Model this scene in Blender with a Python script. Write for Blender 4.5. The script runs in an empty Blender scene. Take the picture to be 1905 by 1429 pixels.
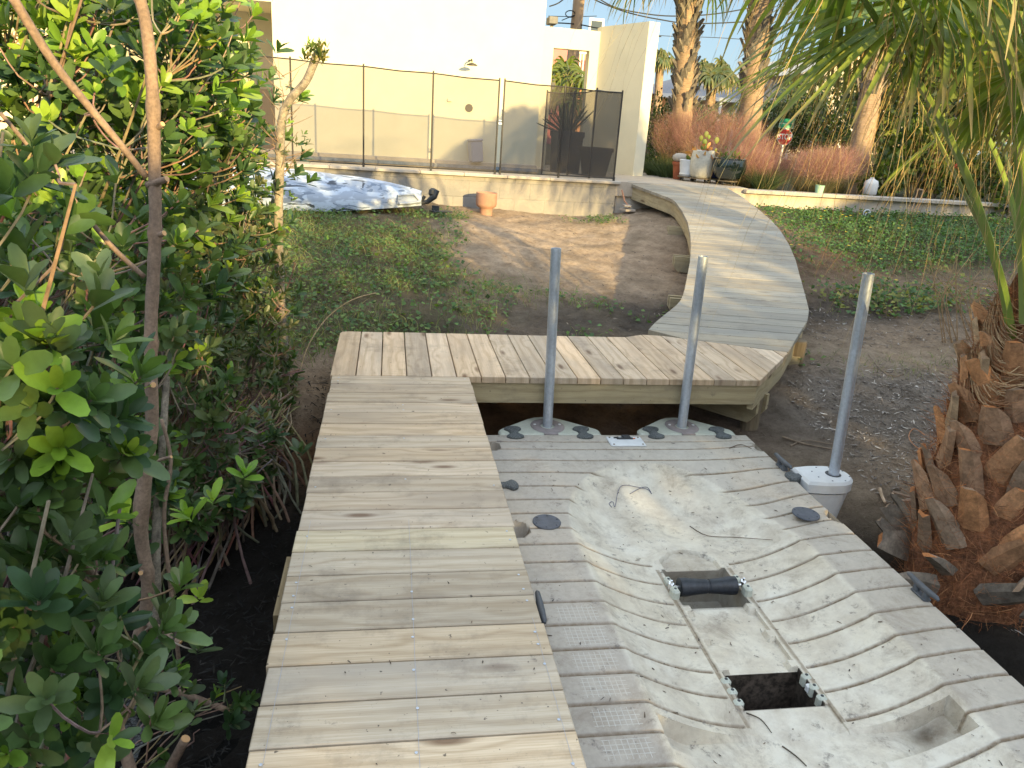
import bpy, math, random
import numpy as np
from mathutils import Vector, Matrix
random.seed(7); RNG = np.random.default_rng(7)
R = math.radians
SC = bpy.context.scene
COL = SC.collection

# ------------------------------------------------------------------ camera
FPX, CX, CY, EYE = 1425.0, 952.5, 714.5, 1.45
_d = np.array([727-CX, 212-CY, FPX]); _Y = _d/np.linalg.norm(_d)
_n = np.cross(_d, np.array([1, .067, 0.])); _n /= np.linalg.norm(_n)
if _n[1] > 0: _n = -_n
_X = np.cross(_Y, _n)
WM = np.array([_X, _Y, _n])
cam = bpy.data.cameras.new('camera'); camo = bpy.data.objects.new('camera', cam); COL.objects.link(camo)
cam.sensor_width = 36; cam.lens = 36*FPX/1905; cam.clip_start = .05; cam.clip_end = 2000
_r, _u, _b = WM[:, 0], -WM[:, 1], -WM[:, 2]
camo.matrix_world = Matrix(((_r[0], _u[0], _b[0], 0), (_r[1], _u[1], _b[1], 0), (_r[2], _u[2], _b[2], EYE), (0, 0, 0, 1)))
SC.camera = camo
# ------------------------------------------------------------------ sky, sun, exposure
SUN_AZ, SUN_EL = R(20), R(12.0)          # sun behind the camera, a little to the right
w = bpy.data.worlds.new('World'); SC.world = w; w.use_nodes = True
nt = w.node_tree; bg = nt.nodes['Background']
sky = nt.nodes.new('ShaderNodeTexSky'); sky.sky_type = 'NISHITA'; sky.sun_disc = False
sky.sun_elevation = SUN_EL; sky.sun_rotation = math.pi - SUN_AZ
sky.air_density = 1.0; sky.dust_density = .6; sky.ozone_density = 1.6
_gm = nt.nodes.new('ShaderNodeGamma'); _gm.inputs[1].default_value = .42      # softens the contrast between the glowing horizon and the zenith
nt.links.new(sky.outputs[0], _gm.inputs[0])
# overhead sky brightened and warmed with elevation, added to lift the shaded foreground
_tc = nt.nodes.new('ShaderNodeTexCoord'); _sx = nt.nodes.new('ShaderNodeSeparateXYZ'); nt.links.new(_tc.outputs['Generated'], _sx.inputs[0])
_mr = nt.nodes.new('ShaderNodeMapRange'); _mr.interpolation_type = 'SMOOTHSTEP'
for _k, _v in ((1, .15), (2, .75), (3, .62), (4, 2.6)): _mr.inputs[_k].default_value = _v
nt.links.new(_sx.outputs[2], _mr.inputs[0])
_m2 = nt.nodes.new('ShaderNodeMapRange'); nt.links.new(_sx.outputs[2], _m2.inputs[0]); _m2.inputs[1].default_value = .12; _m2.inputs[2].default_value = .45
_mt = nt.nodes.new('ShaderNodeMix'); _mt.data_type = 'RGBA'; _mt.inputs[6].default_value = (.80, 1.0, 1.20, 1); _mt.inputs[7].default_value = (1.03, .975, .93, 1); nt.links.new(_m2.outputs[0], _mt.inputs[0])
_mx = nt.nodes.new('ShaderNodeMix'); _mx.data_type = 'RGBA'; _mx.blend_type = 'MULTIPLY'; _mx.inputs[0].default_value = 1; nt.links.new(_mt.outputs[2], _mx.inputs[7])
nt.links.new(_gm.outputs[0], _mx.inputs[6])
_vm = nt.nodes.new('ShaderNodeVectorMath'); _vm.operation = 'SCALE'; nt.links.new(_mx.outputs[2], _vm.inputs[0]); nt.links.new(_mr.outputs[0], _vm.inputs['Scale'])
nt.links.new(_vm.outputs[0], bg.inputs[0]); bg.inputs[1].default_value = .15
sun = bpy.data.lights.new('sun', 'SUN'); suno = bpy.data.objects.new('sun', sun); COL.objects.link(suno)
sun.energy = 2.45; sun.angle = R(.6); sun.color = (1, .75, .33)
SV = Vector((math.sin(SUN_AZ)*math.cos(SUN_EL), -math.cos(SUN_AZ)*math.cos(SUN_EL), math.sin(SUN_EL)))
suno.rotation_euler = SV.to_track_quat('Z', 'Y').to_euler()
SC.view_settings.view_transform = 'Standard'; SC.view_settings.look = 'None'
SC.view_settings.exposure = 2.08; SC.view_settings.gamma = 1
SC.cycles.max_bounces = 8; SC.cycles.transparent_max_bounces = 24
SC.cycles.use_adaptive_sampling = True

# ------------------------------------------------------------------ layout from the photo
def ray(x, y): return WM @ np.array([x-CX, y-CY, FPX])
def atz(x, y, z=0.):
    r = ray(x, y); k = (z-EYE)/r[2]; return Vector((r[0]*k, r[1]*k, z))
def aty(x, y, Y):
    r = ray(x, y); k = Y/r[1]; return Vector((r[0]*k, Y, r[2]*k+EYE))
RA = R(12); RN = np.array([math.sin(RA), math.cos(RA)]); RT = np.array([math.cos(RA), -math.sin(RA)]); RSL, RC = .128, 5.65
def atr(x, y):
    r = ray(x, y); k = (EYE+RSL*RC)/(RSL*(r[:2] @ RN)-r[2]); return Vector((r[0]*k, r[1]*k, r[2]*k+EYE))

# ------------------------------------------------------------------ helpers
def tag(o, label=None, cat=None, group=None, kind=None):
    if label: o['label'] = label
    if cat: o['category'] = cat
    if group: o['group'] = group
    if kind: o['kind'] = kind
    return o
def thing(name, label, cat, loc=(0, 0, 0), rz=0, group=None):
    o = bpy.data.objects.new(name, None); COL.objects.link(o); o.location = loc; o.rotation_euler.z = rz
    o.empty_display_size = .1
    return tag(o, label, cat, group)
class MB:
    def __init__(s): s.v = []; s.f = []; s.c = []; s.g = []; s.cc = (1, 1, 1); s.gg = (0, 0, 0); s.m = []; s.mi = 0
    def V(s, p, g=None):
        s.v.append(tuple(p)); s.c.append(s.cc); s.g.append(g or s.gg); return len(s.v)-1
    def F(s, *i): s.f.append(tuple(i)); s.m.append(s.mi)
    def poly(s, pts, z0, z1, ch=0, grain=None):
        """prism from a CCW polygon; pts (x,y) or (x,y,dz)"""
        n = len(pts); P = [(p[0], p[1], p[2] if len(p) > 2 else 0) for p in pts]
        cx = sum(p[0] for p in P)/n; cy = sum(p[1] for p in P)/n
        def G(p): return grain(p) if grain else None
        a = [s.V((p[0], p[1], z0+p[2]), G(p)) for p in P]
        b = [s.V((p[0], p[1], z1-ch+p[2]), G(p)) for p in P]
        s.F(*a[::-1])
        for i in range(n):
            j = (i+1) % n; s.F(a[i], a[j], b[j], b[i])
        if ch:
            t = []
            for i in range(n):
                p, q, r_ = P[i-1], P[i], P[(i+1) % n]
                d1 = Vector((q[0]-p[0], q[1]-p[1])); d2 = Vector((r_[0]-q[0], r_[1]-q[1]))
                if d1.length < 1e-6 or d2.length < 1e-6: t.append(s.V((q[0], q[1], z1+q[2]), G(q))); continue
                d1.normalize(); d2.normalize()
                nn = Vector((-d1.y-d2.y, d1.x+d2.x)); k = max(.35, nn.length_squared/2)
                t.append(s.V((q[0]+nn.x*ch/k, q[1]+nn.y*ch/k, z1+q[2]), G(q)))
            for i in range(n):
                j = (i+1) % n; s.F(b[i], b[j], t[j], t[i])
            s.F(*t)
        else: s.F(*b)
    def box(s, c, d, rz=0, ch=0, rot=None):
        """box centred at c with sizes d, optional chamfer ch on all edges"""
        hx, hy, hz = d[0]/2, d[1]/2, d[2]/2
        M = rot if rot is not None else Matrix.Rotation(rz, 3, 'Z'); c = Vector(c)
        if not ch:
            q = [s.V(c+M @ Vector((x*hx, y*hy, z*hz))) for z in (-1, 1) for x, y in ((-1, -1), (1, -1), (1, 1), (-1, 1))]
            s.F(q[3], q[2], q[1], q[0]); s.F(*q[4:])
            for i in range(4): j = (i+1) % 4; s.F(q[i], q[j], q[4+j], q[4+i])
            return
        idx = {}
        for x in (-1, 1):
            for y in (-1, 1):
                for z in (-1, 1):
                    for a in range(3):
                        p = [x*(hx-ch), y*(hy-ch), z*(hz-ch)]; p[a] = (x*hx, y*hy, z*hz)[a]
                        idx[(x, y, z, a)] = s.V(c+M @ Vector(p))
        def fc(L): s.F(*L)
        for a in range(3):
            b, e = (a+1) % 3, (a+2) % 3
            for sg in (-1, 1):
                L = []
                for u, v in ((-1, -1), (1, -1), (1, 1), (-1, 1)):
                    k = [0, 0, 0]; k[a] = sg; k[b] = u; k[e] = v; L.append(idx[(*k, a)])
                fc(L if sg > 0 else L[::-1])
            for u in (-1, 1):
                for v in (-1, 1):
                    L = []
                    for w_, ax in ((-1, b), (1, b), (1, e), (-1, e)):
                        k = [0, 0, 0]; k[a] = w_; k[b] = u; k[e] = v; L.append(idx[(*k, ax)])
                    fc(L)
        for x in (-1, 1):
            for y in (-1, 1):
                for z in (-1, 1): fc([idx[(x, y, z, a)] for a in range(3)])
    def tube(s, path, rad, n=8, cap=True, grain=False):
        path = [Vector(p) for p in path]; m = len(path)
        if not hasattr(rad, '__len__'): rad = [rad]*m
        rings = []; up = Vector((.13, .31, .94)); L = 0; sd = random.random()*50
        for i, p in enumerate(path):
            t = (path[min(i+1, m-1)]-path[max(i-1, 0)]);
            if t.length < 1e-9: t = Vector((0, 0, 1))
            t.normalize(); a = t.cross(up)
            if a.length < .15: a = t.cross(Vector((1, .1, 0)))
            a.normalize(); b = t.cross(a)
            if i: L += (p-path[i-1]).length
            rings.append([s.V(p+(a*math.cos(k*2*math.pi/n)+b*math.sin(k*2*math.pi/n))*rad[i], (L, k/n*.2, sd)) for k in range(n)])
        for i in range(m-1):
            for k in range(n):
                j = (k+1) % n; s.F(rings[i][k], rings[i+1][k], rings[i+1][j], rings[i][j])
        if cap: s.F(*rings[0]); s.F(*rings[-1][::-1])
    def lathe(s, prof, c=(0, 0, 0), n=32, sx=1, sy=1):
        c = Vector(c); rings = []
        for r_, z in prof:
            rings.append([s.V(c+Vector((r_*math.cos(k*2*math.pi/n)*sx, r_*math.sin(k*2*math.pi/n)*sy, z))) for k in range(n)])
        for i in range(len(prof)-1):
            for k in range(n):
                j = (k+1) % n; s.F(rings[i][k], rings[i][j], rings[i+1][j], rings[i+1][k])
        if prof[0][0] > 1e-4: s.F(*rings[0][::-1])
        if prof[-1][0] > 1e-4: s.F(*rings[-1])
    def build(s, name, mats, parent=None, smooth=False, ang=None):
        me = bpy.data.meshes.new(name); me.from_pydata(s.v, [], s.f)
        a = me.attributes.new('Col', 'FLOAT_COLOR', 'POINT'); a.data.foreach_set('color', np.array([(*c, 1) for c in s.c], dtype=np.float32).ravel())
        g = me.attributes.new('gp', 'FLOAT_VECTOR', 'POINT'); g.data.foreach_set('vector', np.array(s.g, dtype=np.float32).ravel())
        if not isinstance(mats, (list, tuple)): mats = [mats]
        for m_ in mats: me.materials.append(m_)
        if len(mats) > 1: me.polygons.foreach_set('material_index', s.m)
        if smooth: me.polygons.foreach_set('use_smooth', [True]*len(me.polygons))
        me.validate(); me.update()
        o = bpy.data.objects.new(name, me); COL.objects.link(o); o.parent = parent
        if ang:
            me.polygons.foreach_set('use_smooth', [True]*len(me.polygons)); me.set_sharp_from_angle(angle=R(ang))
        return o
def npmesh(name, V, Fs, mat, parent=None, col=None, gp=None, smooth=False):
    """V (n,3); Fs list of int arrays (m,k)"""
    me = bpy.data.meshes.new(name); V = np.asarray(V, dtype=np.float32)
    me.vertices.add(len(V)); me.vertices.foreach_set('co', V.ravel())
    lt = np.concatenate([np.full(len(F), F.shape[1]) for F in Fs]); li = np.concatenate([F.ravel() for F in Fs])
    ls = np.concatenate([[0], np.cumsum(lt)[:-1]])
    me.loops.add(len(li)); me.loops.foreach_set('vertex_index', li.astype(np.int32))
    me.polygons.add(len(lt)); me.polygons.foreach_set('loop_start', ls.astype(np.int32)); me.polygons.foreach_set('loop_total', lt.astype(np.int32))
    if smooth: me.polygons.foreach_set('use_smooth', np.ones(len(lt), dtype=bool))
    if col is not None:
        a = me.attributes.new('Col', 'FLOAT_COLOR', 'POINT')
        a.data.foreach_set('color', np.hstack([col, np.ones((len(V), 1))]).astype(np.float32).ravel())
    if gp is not None:
        a = me.attributes.new('gp', 'FLOAT_VECTOR', 'POINT'); a.data.foreach_set('vector', np.asarray(gp, dtype=np.float32).ravel())
    me.materials.append(mat); me.update(calc_edges=True)
    o = bpy.data.objects.new(name, me); COL.objects.link(o); o.parent = parent
    return o
def nrm(a): return a/np.maximum(np.linalg.norm(a, axis=-1, keepdims=True), 1e-9)
def vnoise(x, y, sc, seed=0):
    """smooth value noise, vectorised"""
    rs = np.random.default_rng(seed); T = rs.random((64, 64))
    u, v = x*sc+100.3, y*sc+100.7; i, j = np.floor(u).astype(int), np.floor(v).astype(int); a, b = u-i, v-j
    a = a*a*(3-2*a); b = b*b*(3-2*b); i %= 64; j %= 64; k = (i+1) % 64; l = (j+1) % 64
    return (T[i, j]*(1-a)+T[k, j]*a)*(1-b)+(T[i, l]*(1-a)+T[k, l]*a)*b
def fbm(x, y, sc, seed=0, o=4):
    return sum(vnoise(x, y, sc*2**k, seed+k)/2**k for k in range(o))/sum(1/2**k for k in range(o))
def leaves(name, P, D, N, L, W, C, mat, parent=None, simple=False, fold=.18, curl=.12):
    """P base points, D directions, N normals, L lengths, W widths, C colours (n,3)"""
    n = len(P); D = nrm(D); S = nrm(np.cross(D, N)); U = np.cross(S, D)
    L = np.broadcast_to(L, (n,))[:, None]; W = np.broadcast_to(W, (n,))[:, None]
    if simple: T = [(0, 0, 0), (.42, -.5, fold), (1, 0, -curl), (.42, .5, fold)]
    else: T = [(0, 0, 0), (.28, -.36, fold), (.28, 0, 0), (.28, .36, fold), (.66, -.48, fold*.6), (.66, 0, -curl*.4), (.66, .48, fold*.6), (.92, -.27, -curl*.7), (.92, .27, -curl*.7), (1, 0, -curl)]
    V = np.stack([P+D*L*t+S*W*a+U*W*u for t, a, u in T], 1)
    k = len(T); B = (np.arange(n)*k)[:, None]
    if simple: Fs = [B+np.array([[0, 1, 2, 3]])]
    else:
        Fs = [np.concatenate([B+np.array([[0, 1, 2]]), B+np.array([[0, 2, 3]]), B+np.array([[7, 9, 5]]), B+np.array([[5, 9, 8]])]),
              np.concatenate([B+np.array([[1, 4, 5, 2]]), B+np.array([[2, 5, 6, 3]]), ]),
              np.concatenate([B+np.array([[4, 7, 5]]), B+np.array([[5, 8, 6]])])]
    return npmesh(name, V.reshape(-1, 3), Fs, mat, parent, col=np.repeat(C, k, 0), smooth=not simple)
def strands(name, P, mat, W, C, parent=None, taper=True):
    """P (n,m,3) polylines made into flat ribbons of width W facing roughly sideways, crossed normals random"""
    n, m, _ = P.shape; T = nrm(np.gradient(P, axis=1)); rnd = nrm(RNG.normal(size=(n, 1, 3))); S = nrm(np.cross(T, rnd))
    w_ = np.broadcast_to(np.asarray(W).reshape(-1, 1, 1), (n, 1, 1))*(np.linspace(1, .15 if taper else 1, m)[None, :, None])/2
    V = np.stack([P-S*w_, P+S*w_], 2).reshape(-1, 3)
    B = (np.arange(n)*m*2)[:, None, None]+(np.arange(m-1)*2)[None, :, None]+np.array([0, 1, 3, 2])
    return npmesh(name, V, [B.reshape(-1, 4)], mat, parent, col=np.repeat(C, m*2, 0))
def pal(cols, n, jit=.15):
    cols = np.array(cols); c = cols[RNG.integers(0, len(cols), n)]; return np.clip(c*(1+jit*RNG.normal(size=(n, 1))), .003, 1)

# ------------------------------------------------------------------ materials
MATS = {}
def mat(name, base=(.5, .5, .5), rough=.6, metal=0, vcol=False, noise=None, bump=None, spec=.5, coat=0, trans=0, coords='Object', build=None):
    if name in MATS: return MATS[name]
    m = bpy.data.materials.new(name); m.use_nodes = True; t = m.node_tree; N = t.nodes; Lk = t.links
    b = N['Principled BSDF']; b.inputs['Roughness'].default_value = rough; b.inputs['Metallic'].default_value = metal
    b.inputs['Specular IOR Level'].default_value = spec; b.inputs['Coat Weight'].default_value = coat
    b.inputs['Base Color'].default_value = (*base, 1)
    tc = N.new('ShaderNodeTexCoord'); out = tc.outputs[coords]
    cs = None
    if vcol:
        a = N.new('ShaderNodeAttribute'); a.attribute_name = 'Col'; cs = a.outputs['Color']
        mx = N.new('ShaderNodeMix'); mx.data_type = 'RGBA'; mx.blend_type = 'MULTIPLY'; mx.inputs[0].default_value = 1
        mx.inputs[7].default_value = (*base, 1); Lk.new(cs, mx.inputs[6]); cs = mx.outputs[2]
    if noise:   # (scale, low multiplier, high multiplier, detail)
        for q in (noise if isinstance(noise, list) else [noise]):
            nz = N.new('ShaderNodeTexNoise'); nz.inputs['Scale'].default_value = q[0]; nz.inputs['Detail'].default_value = q[3] if len(q) > 3 else 6
            nz.inputs['Roughness'].default_value = .62
            if len(q) > 4:
                mp = N.new('ShaderNodeMapping'); mp.inputs['Scale'].default_value = q[4]; Lk.new(out, mp.inputs[0]); Lk.new(mp.outputs[0], nz.inputs['Vector'])
            else: Lk.new(out, nz.inputs['Vector'])
            rr = N.new('ShaderNodeMapRange'); rr.inputs[1].default_value = .3; rr.inputs[2].default_value = .7
            Lk.new(nz.outputs[0], rr.inputs[0])
            cr = N.new('ShaderNodeMix'); cr.data_type = 'RGBA'; cr.inputs[6].default_value = (*(q[1] if hasattr(q[1], '__len__') else (q[1],)*3), 1); cr.inputs[7].default_value = (*(q[2] if hasattr(q[2], '__len__') else (q[2],)*3), 1)
            Lk.new(rr.outputs[0], cr.inputs[0])
            mx = N.new('ShaderNodeMix'); mx.data_type = 'RGBA'; mx.blend_type = 'MULTIPLY'; mx.inputs[0].default_value = 1
            if cs is None: mx.inputs[6].default_value = (*base, 1)
            else: Lk.new(cs, mx.inputs[6])
            Lk.new(cr.outputs[2], mx.inputs[7]); cs = mx.outputs[2]
    if cs is not None: Lk.new(cs, b.inputs['Base Color'])
    if bump:    # (scale, strength, distance[, mapping])
        nz = N.new('ShaderNodeTexNoise'); nz.inputs['Scale'].default_value = bump[0]; nz.inputs['Detail'].default_value = 8; nz.inputs['Roughness'].default_value = .65
        if len(bump) > 3:
            mp = N.new('ShaderNodeMapping'); mp.inputs['Scale'].default_value = bump[3]; Lk.new(out, mp.inputs[0]); Lk.new(mp.outputs[0], nz.inputs['Vector'])
        else: Lk.new(out, nz.inputs['Vector'])
        bp = N.new('ShaderNodeBump'); bp.inputs['Strength'].default_value = bump[1]; bp.inputs['Distance'].default_value = bump[2]
        Lk.new(nz.outputs[0], bp.inputs['Height']); Lk.new(bp.outputs[0], b.inputs['Normal'])
    if trans:
        tr = N.new('ShaderNodeBsdfTranslucent'); ms = N.new('ShaderNodeMixShader'); ms.inputs[0].default_value = trans
        if cs is not None:
            hs = N.new('ShaderNodeMix'); hs.data_type = 'RGBA'; hs.blend_type = 'MULTIPLY'; hs.inputs[0].default_value = 1; hs.inputs[7].default_value = (1.5, 1.6, .6, 1)
            Lk.new(cs, hs.inputs[6]); Lk.new(hs.outputs[2], tr.inputs[0])
        else: tr.inputs[0].default_value = (*base, 1)
        Lk.new(b.outputs[0], ms.inputs[1]); Lk.new(tr.outputs[0], ms.inputs[2]); Lk.new(ms.outputs[0], N['Material Output'].inputs[0])
    if build: build(t, b, tc, cs)
    MATS[name] = m; return m
class NG:
    """tiny node graph helper"""
    def __init__(s, t): s.t = t; s.N = t.nodes; s.L = t.links
    def n(s, ty, **k):
        x = s.N.new(ty)
        for a, v in k.items(): setattr(x, a, v)
        return x
    def setin(s, sock, v):
        if isinstance(v, bpy.types.NodeSocket): s.L.new(v, sock)
        else: sock.default_value = v
    def math(s, op, a, b=0., c=None, clamp=False):
        x = s.n('ShaderNodeMath', operation=op, use_clamp=clamp); s.setin(x.inputs[0], a); s.setin(x.inputs[1], b)
        if c is not None: s.setin(x.inputs[2], c)
        return x.outputs[0]
    def noise(s, vec, scale, detail=5, rough=.6, dist=0):
        x = s.n('ShaderNodeTexNoise'); x.inputs['Scale'].default_value = scale; x.inputs['Detail'].default_value = detail
        x.inputs['Roughness'].default_value = rough; x.inputs['Distortion'].default_value = dist; s.L.new(vec, x.inputs['Vector']); return x.outputs[0]
    def map(s, vec, sc=(1, 1, 1), loc=(0, 0, 0), rot=(0, 0, 0)):
        x = s.n('ShaderNodeMapping'); x.inputs['Scale'].default_value = sc; x.inputs['Location'].default_value = loc; x.inputs['Rotation'].default_value = rot; s.L.new(vec, x.inputs[0]); return x.outputs[0]
    def rng(s, v, a, b, c=0., d=1.):
        x = s.n('ShaderNodeMapRange'); x.inputs[1].default_value = a; x.inputs[2].default_value = b; x.inputs[3].default_value = c; x.inputs[4].default_value = d
        s.setin(x.inputs[0], v); return x.outputs[0]
    def mix(s, f, a, b, mode='MIX'):
        x = s.n('ShaderNodeMix', data_type='RGBA', blend_type=mode); s.setin(x.inputs[0], f)
        s.setin(x.inputs[6], a if isinstance(a, bpy.types.NodeSocket) else (*a, 1)); s.setin(x.inputs[7], b if isinstance(b, bpy.types.NodeSocket) else (*b, 1)); return x.outputs[2]
    def bump(s, h, st, dist):
        x = s.n('ShaderNodeBump'); x.inputs['Strength'].default_value = st; x.inputs['Distance'].default_value = dist; s.L.new(h, x.inputs['Height']); return x.outputs[0]

def wood_nodes(dark, mid, light, grey, knots=1.0):
    def f(t, b, tc, cs):
        g = NG(t); a = g.n('ShaderNodeAttribute'); a.attribute_name = 'gp'; v = a.outputs['Vector']
        sp = g.n('ShaderNodeSeparateXYZ'); g.L.new(v, sp.inputs[0])
        # knots: sparse voronoi cells that bend the grain
        kv = g.map(v, (2.1, 7.0, 1.0)); vo = g.n('ShaderNodeTexVoronoi'); vo.inputs['Scale'].default_value = 1.05; g.L.new(kv, vo.inputs['Vector'])
        kd = vo.outputs['Distance']; bend = g.rng(kd, .0, .42, 1.0, 0.0)
        wv = g.noise(g.map(v, (1.6, 7, 1)), 1.0, 3)
        y2 = g.math('ADD', g.math('MULTIPLY', sp.outputs[1], 95.), g.math('MULTIPLY', wv, 13.))
        y2 = g.math('ADD', y2, g.math('MULTIPLY', bend, 9.0*knots)); y2 = g.math('ADD', y2, g.math('MULTIPLY', sp.outputs[2], 7.3))
        rings = g.math('MULTIPLY_ADD', g.math('SINE', y2), .5, .5)
        fine = g.noise(g.map(v, (5, 260, 1)), 1.0, 4, .7)
        big = g.noise(g.map(v, (1.3, 5, 1)), 1.0, 4, .6)
        c = g.mix(g.math('MULTIPLY', g.math('POWER', rings, 2.2), .62), light, mid)
        c = g.mix(g.rng(fine, .35, .75), c, g.mix(1., c, (.74, .68, .60), 'MULTIPLY'))
        c = g.mix(g.rng(big, .42, .68, 0, .8), c, grey)
        kn = g.rng(kd, .06, .17, .85*knots, 0); c = g.mix(kn, c, dark)
        st = g.noise(g.map(tc.outputs['Object'], (1, 1, 1)), 3.2, 8, .75); c = g.mix(g.rng(st, .52, .74, 0, .62), c, (.17, .14, .115))
        sp2 = g.noise(tc.outputs['Object'], 45, 3, .6); c = g.mix(g.rng(sp2, .68, .72, 0, .8), c, (.05, .04, .035)); sp3 = g.noise(g.map(tc.outputs['Object'], (1, 1, 1), (4, 9, 2)), 11, 9, .85); c = g.mix(g.rng(sp3, .60, .70, 0, .75), c, (.13, .105, .09))
        at = g.n('ShaderNodeAttribute'); at.attribute_name = 'Col'; c = g.mix(1., c, at.outputs['Color'], 'MULTIPLY')
        g.L.new(c, b.inputs['Base Color']); h = g.math('ADD', g.math('MULTIPLY', fine, .6), g.math('MULTIPLY', rings, .25))
        g.L.new(g.bump(h, .35, .0025), b.inputs['Normal'])
    return f
M_DECK = mat('deck_wood', rough=.72, spec=.3, build=wood_nodes((.15, .085, .05), (.47, .365, .25), (.68, .575, .44), (.40, .335, .265)))
M_RAMP = mat('weathered_deck_wood', rough=.7, spec=.35, build=wood_nodes((.15, .12, .09), (.32, .285, .22), (.40, .36, .29), (.26, .24, .205), .6))
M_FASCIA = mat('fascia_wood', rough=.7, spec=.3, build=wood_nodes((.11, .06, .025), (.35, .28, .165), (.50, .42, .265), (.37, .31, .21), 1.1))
M_POST = mat('post_wood', (.20, .155, .10), .85, noise=(14, .7, 1.2, 6, (1, 1, .15)), bump=(60, .5, .004, (1, 1, .1)))
M_GALV = mat('galvanised_steel', (.56, .61, .69), .45, .55, noise=[(9, .72, 1.15, 5, (1, 1, .3)), (60, .85, 1.1)], bump=(90, .15, .001))
M_CHROME = mat('polished_steel', (.75, .75, .76), .16, 1)
M_BLACKP = mat('black_plastic', (.03, .032, .036), .5, noise=(40, .7, 1.5), bump=(150, .3, .001))
M_GREYP = mat('grey_rubber', (.075, .083, .105), .62, noise=(25, .75, 1.3), bump=(300, .5, .001))
M_SPECK = mat('speckled_coupler', (.055, .06, .062), .7, noise=[(170, .55, 2.6, 2), (12, .8, 1.2)], bump=(200, .6, .001))
M_WHITEP = mat('white_poly', (.66, .67, .68), .5, noise=(10, .86, 1.05), bump=(40, .1, .001))
M_BRACK = mat('bracket_poly', (.50, .52, .45), .6, noise=[(7, .8, 1.1), (90, .9, 1.05)], bump=(60, .2, .001))
M_COLLAR = mat('collar_poly', (.27, .235, .235), .7, noise=[(15, .75, 1.15)], bump=(100, .2, .001))
M_STUCCO = mat('stucco', (.76, .70, .53), .9, noise=(3, .95, 1.03), bump=(120, .15, .002), spec=.2)
M_BRONZE = mat('bronze_frame', (.035, .03, .026), .5)
M_TERRA = mat('terracotta', (.37, .205, .145), .8, noise=(10, .85, 1.15), bump=(60, .2, .001))
M_TERRAD = mat('old_terracotta', (.36, .10, .04), .8, noise=(10, .7, 1.15))
M_CONC = mat('coping_stone', (.50, .44, .37), .85, noise=[(6, .85, 1.08), (50, .9, 1.05)], bump=(60, .2, .002))
M_PATIO = mat('patio_stone', (.50, .42, .33), .85, noise=[(4, .85, 1.08), (40, .9, 1.05)], bump=(40, .2, .002))
M_BARK = mat('mangrove_bark', (.27, .185, .13), .85, noise=[(14, .6, 1.3, 6, (1, 1, .4)), (90, .7, 1.25)], bump=(70, .8, .004, (1, 1, .5)))
M_BARKG = mat('speckled_bark', (.26, .22, .17), .85, noise=[(24, .5, 1.6), (110, .6, 1.3)], bump=(60, .8, .005))
M_TWIG = mat('twig', (.25, .185, .13), .85, vcol=True, noise=(30, .6, 1.3))
M_CUT = mat('fresh_cut_wood', (.62, .36, .17), .8)
M_LEAF = mat('glossy_leaf', (1, 1, 1), .38, vcol=True, trans=.28, noise=(30, .85, 1.12, 3), spec=.45)
M_LEAFM = mat('matt_leaf', (1, 1, 1), .65, vcol=True, trans=.3)
M_GRASS = mat('grass_blades', (1, 1, 1), .8, vcol=True, trans=.3)
M_FROND = mat('palm_frond', (1, 1, 1), .45, vcol=True, trans=.32, noise=(9, .85, 1.12, 3))
M_PETIOLE = mat('petiole', (1, 1, 1), .38, vcol=True, noise=(5, .85, 1.1, 3), coat=.2)
M_BOOT = mat('palm_leaf_base', (1, 1, 1), .85, vcol=True, noise=[(16, .55, 1.3), (70, .75, 1.2)], bump=(55, .6, .004))
M_FIBRE = mat('palm_fibre', (1, 1, 1), .9, vcol=True)
M_FIBCORE = mat('matted_fibre', (.27, .11, .05), .95, noise=[(12, .45, 1.5), (70, .5, 1.5, 6, (1, 1, .5))], bump=(60, 1, .02))
M_PBARK = mat('palm_bark', (.36, .25, .17), .9, noise=[(5, .75, 1.2), (26, .65, 1.3, 6, (.4, .4, 2.2))], bump=(24, .8, .02, (.4, .4, 2.5)))
M_PBOOT = mat('grey_palm_boot', (.19, .165, .14), .9, noise=[(8, .6, 1.3), (40, .7, 1.2)], bump=(40, .6, .01))
M_ROOF = mat('shingle_roof', (.20, .20, .21), .9, noise=(20, .8, 1.2))
M_WHITE = mat('white_paint', (.74, .72, .68), .6)
M_CREAM = mat('cream_wall', (.62, .52, .38), .8, noise=(4, .93, 1.05))
M_PINK = mat('pink_wall', (.62, .22, .20), .8, noise=(4, .93, 1.05))
M_ORANGE = mat('orange_wall', (.70, .36, .20), .8, noise=(4, .93, 1.05))
M_GLASS = mat('window_glass', (.05, .07, .08), .08, spec=.8)
M_WIRE = mat('black_cable', (.02, .02, .02), .6)
M_POLEW = mat('utility_pole_wood', (.34, .24, .16), .85, noise=(8, .7, 1.2, 6, (1, 1, .1)))
M_CHIP = mat('wood_chips', (1, 1, 1), .9, vcol=True)

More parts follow.
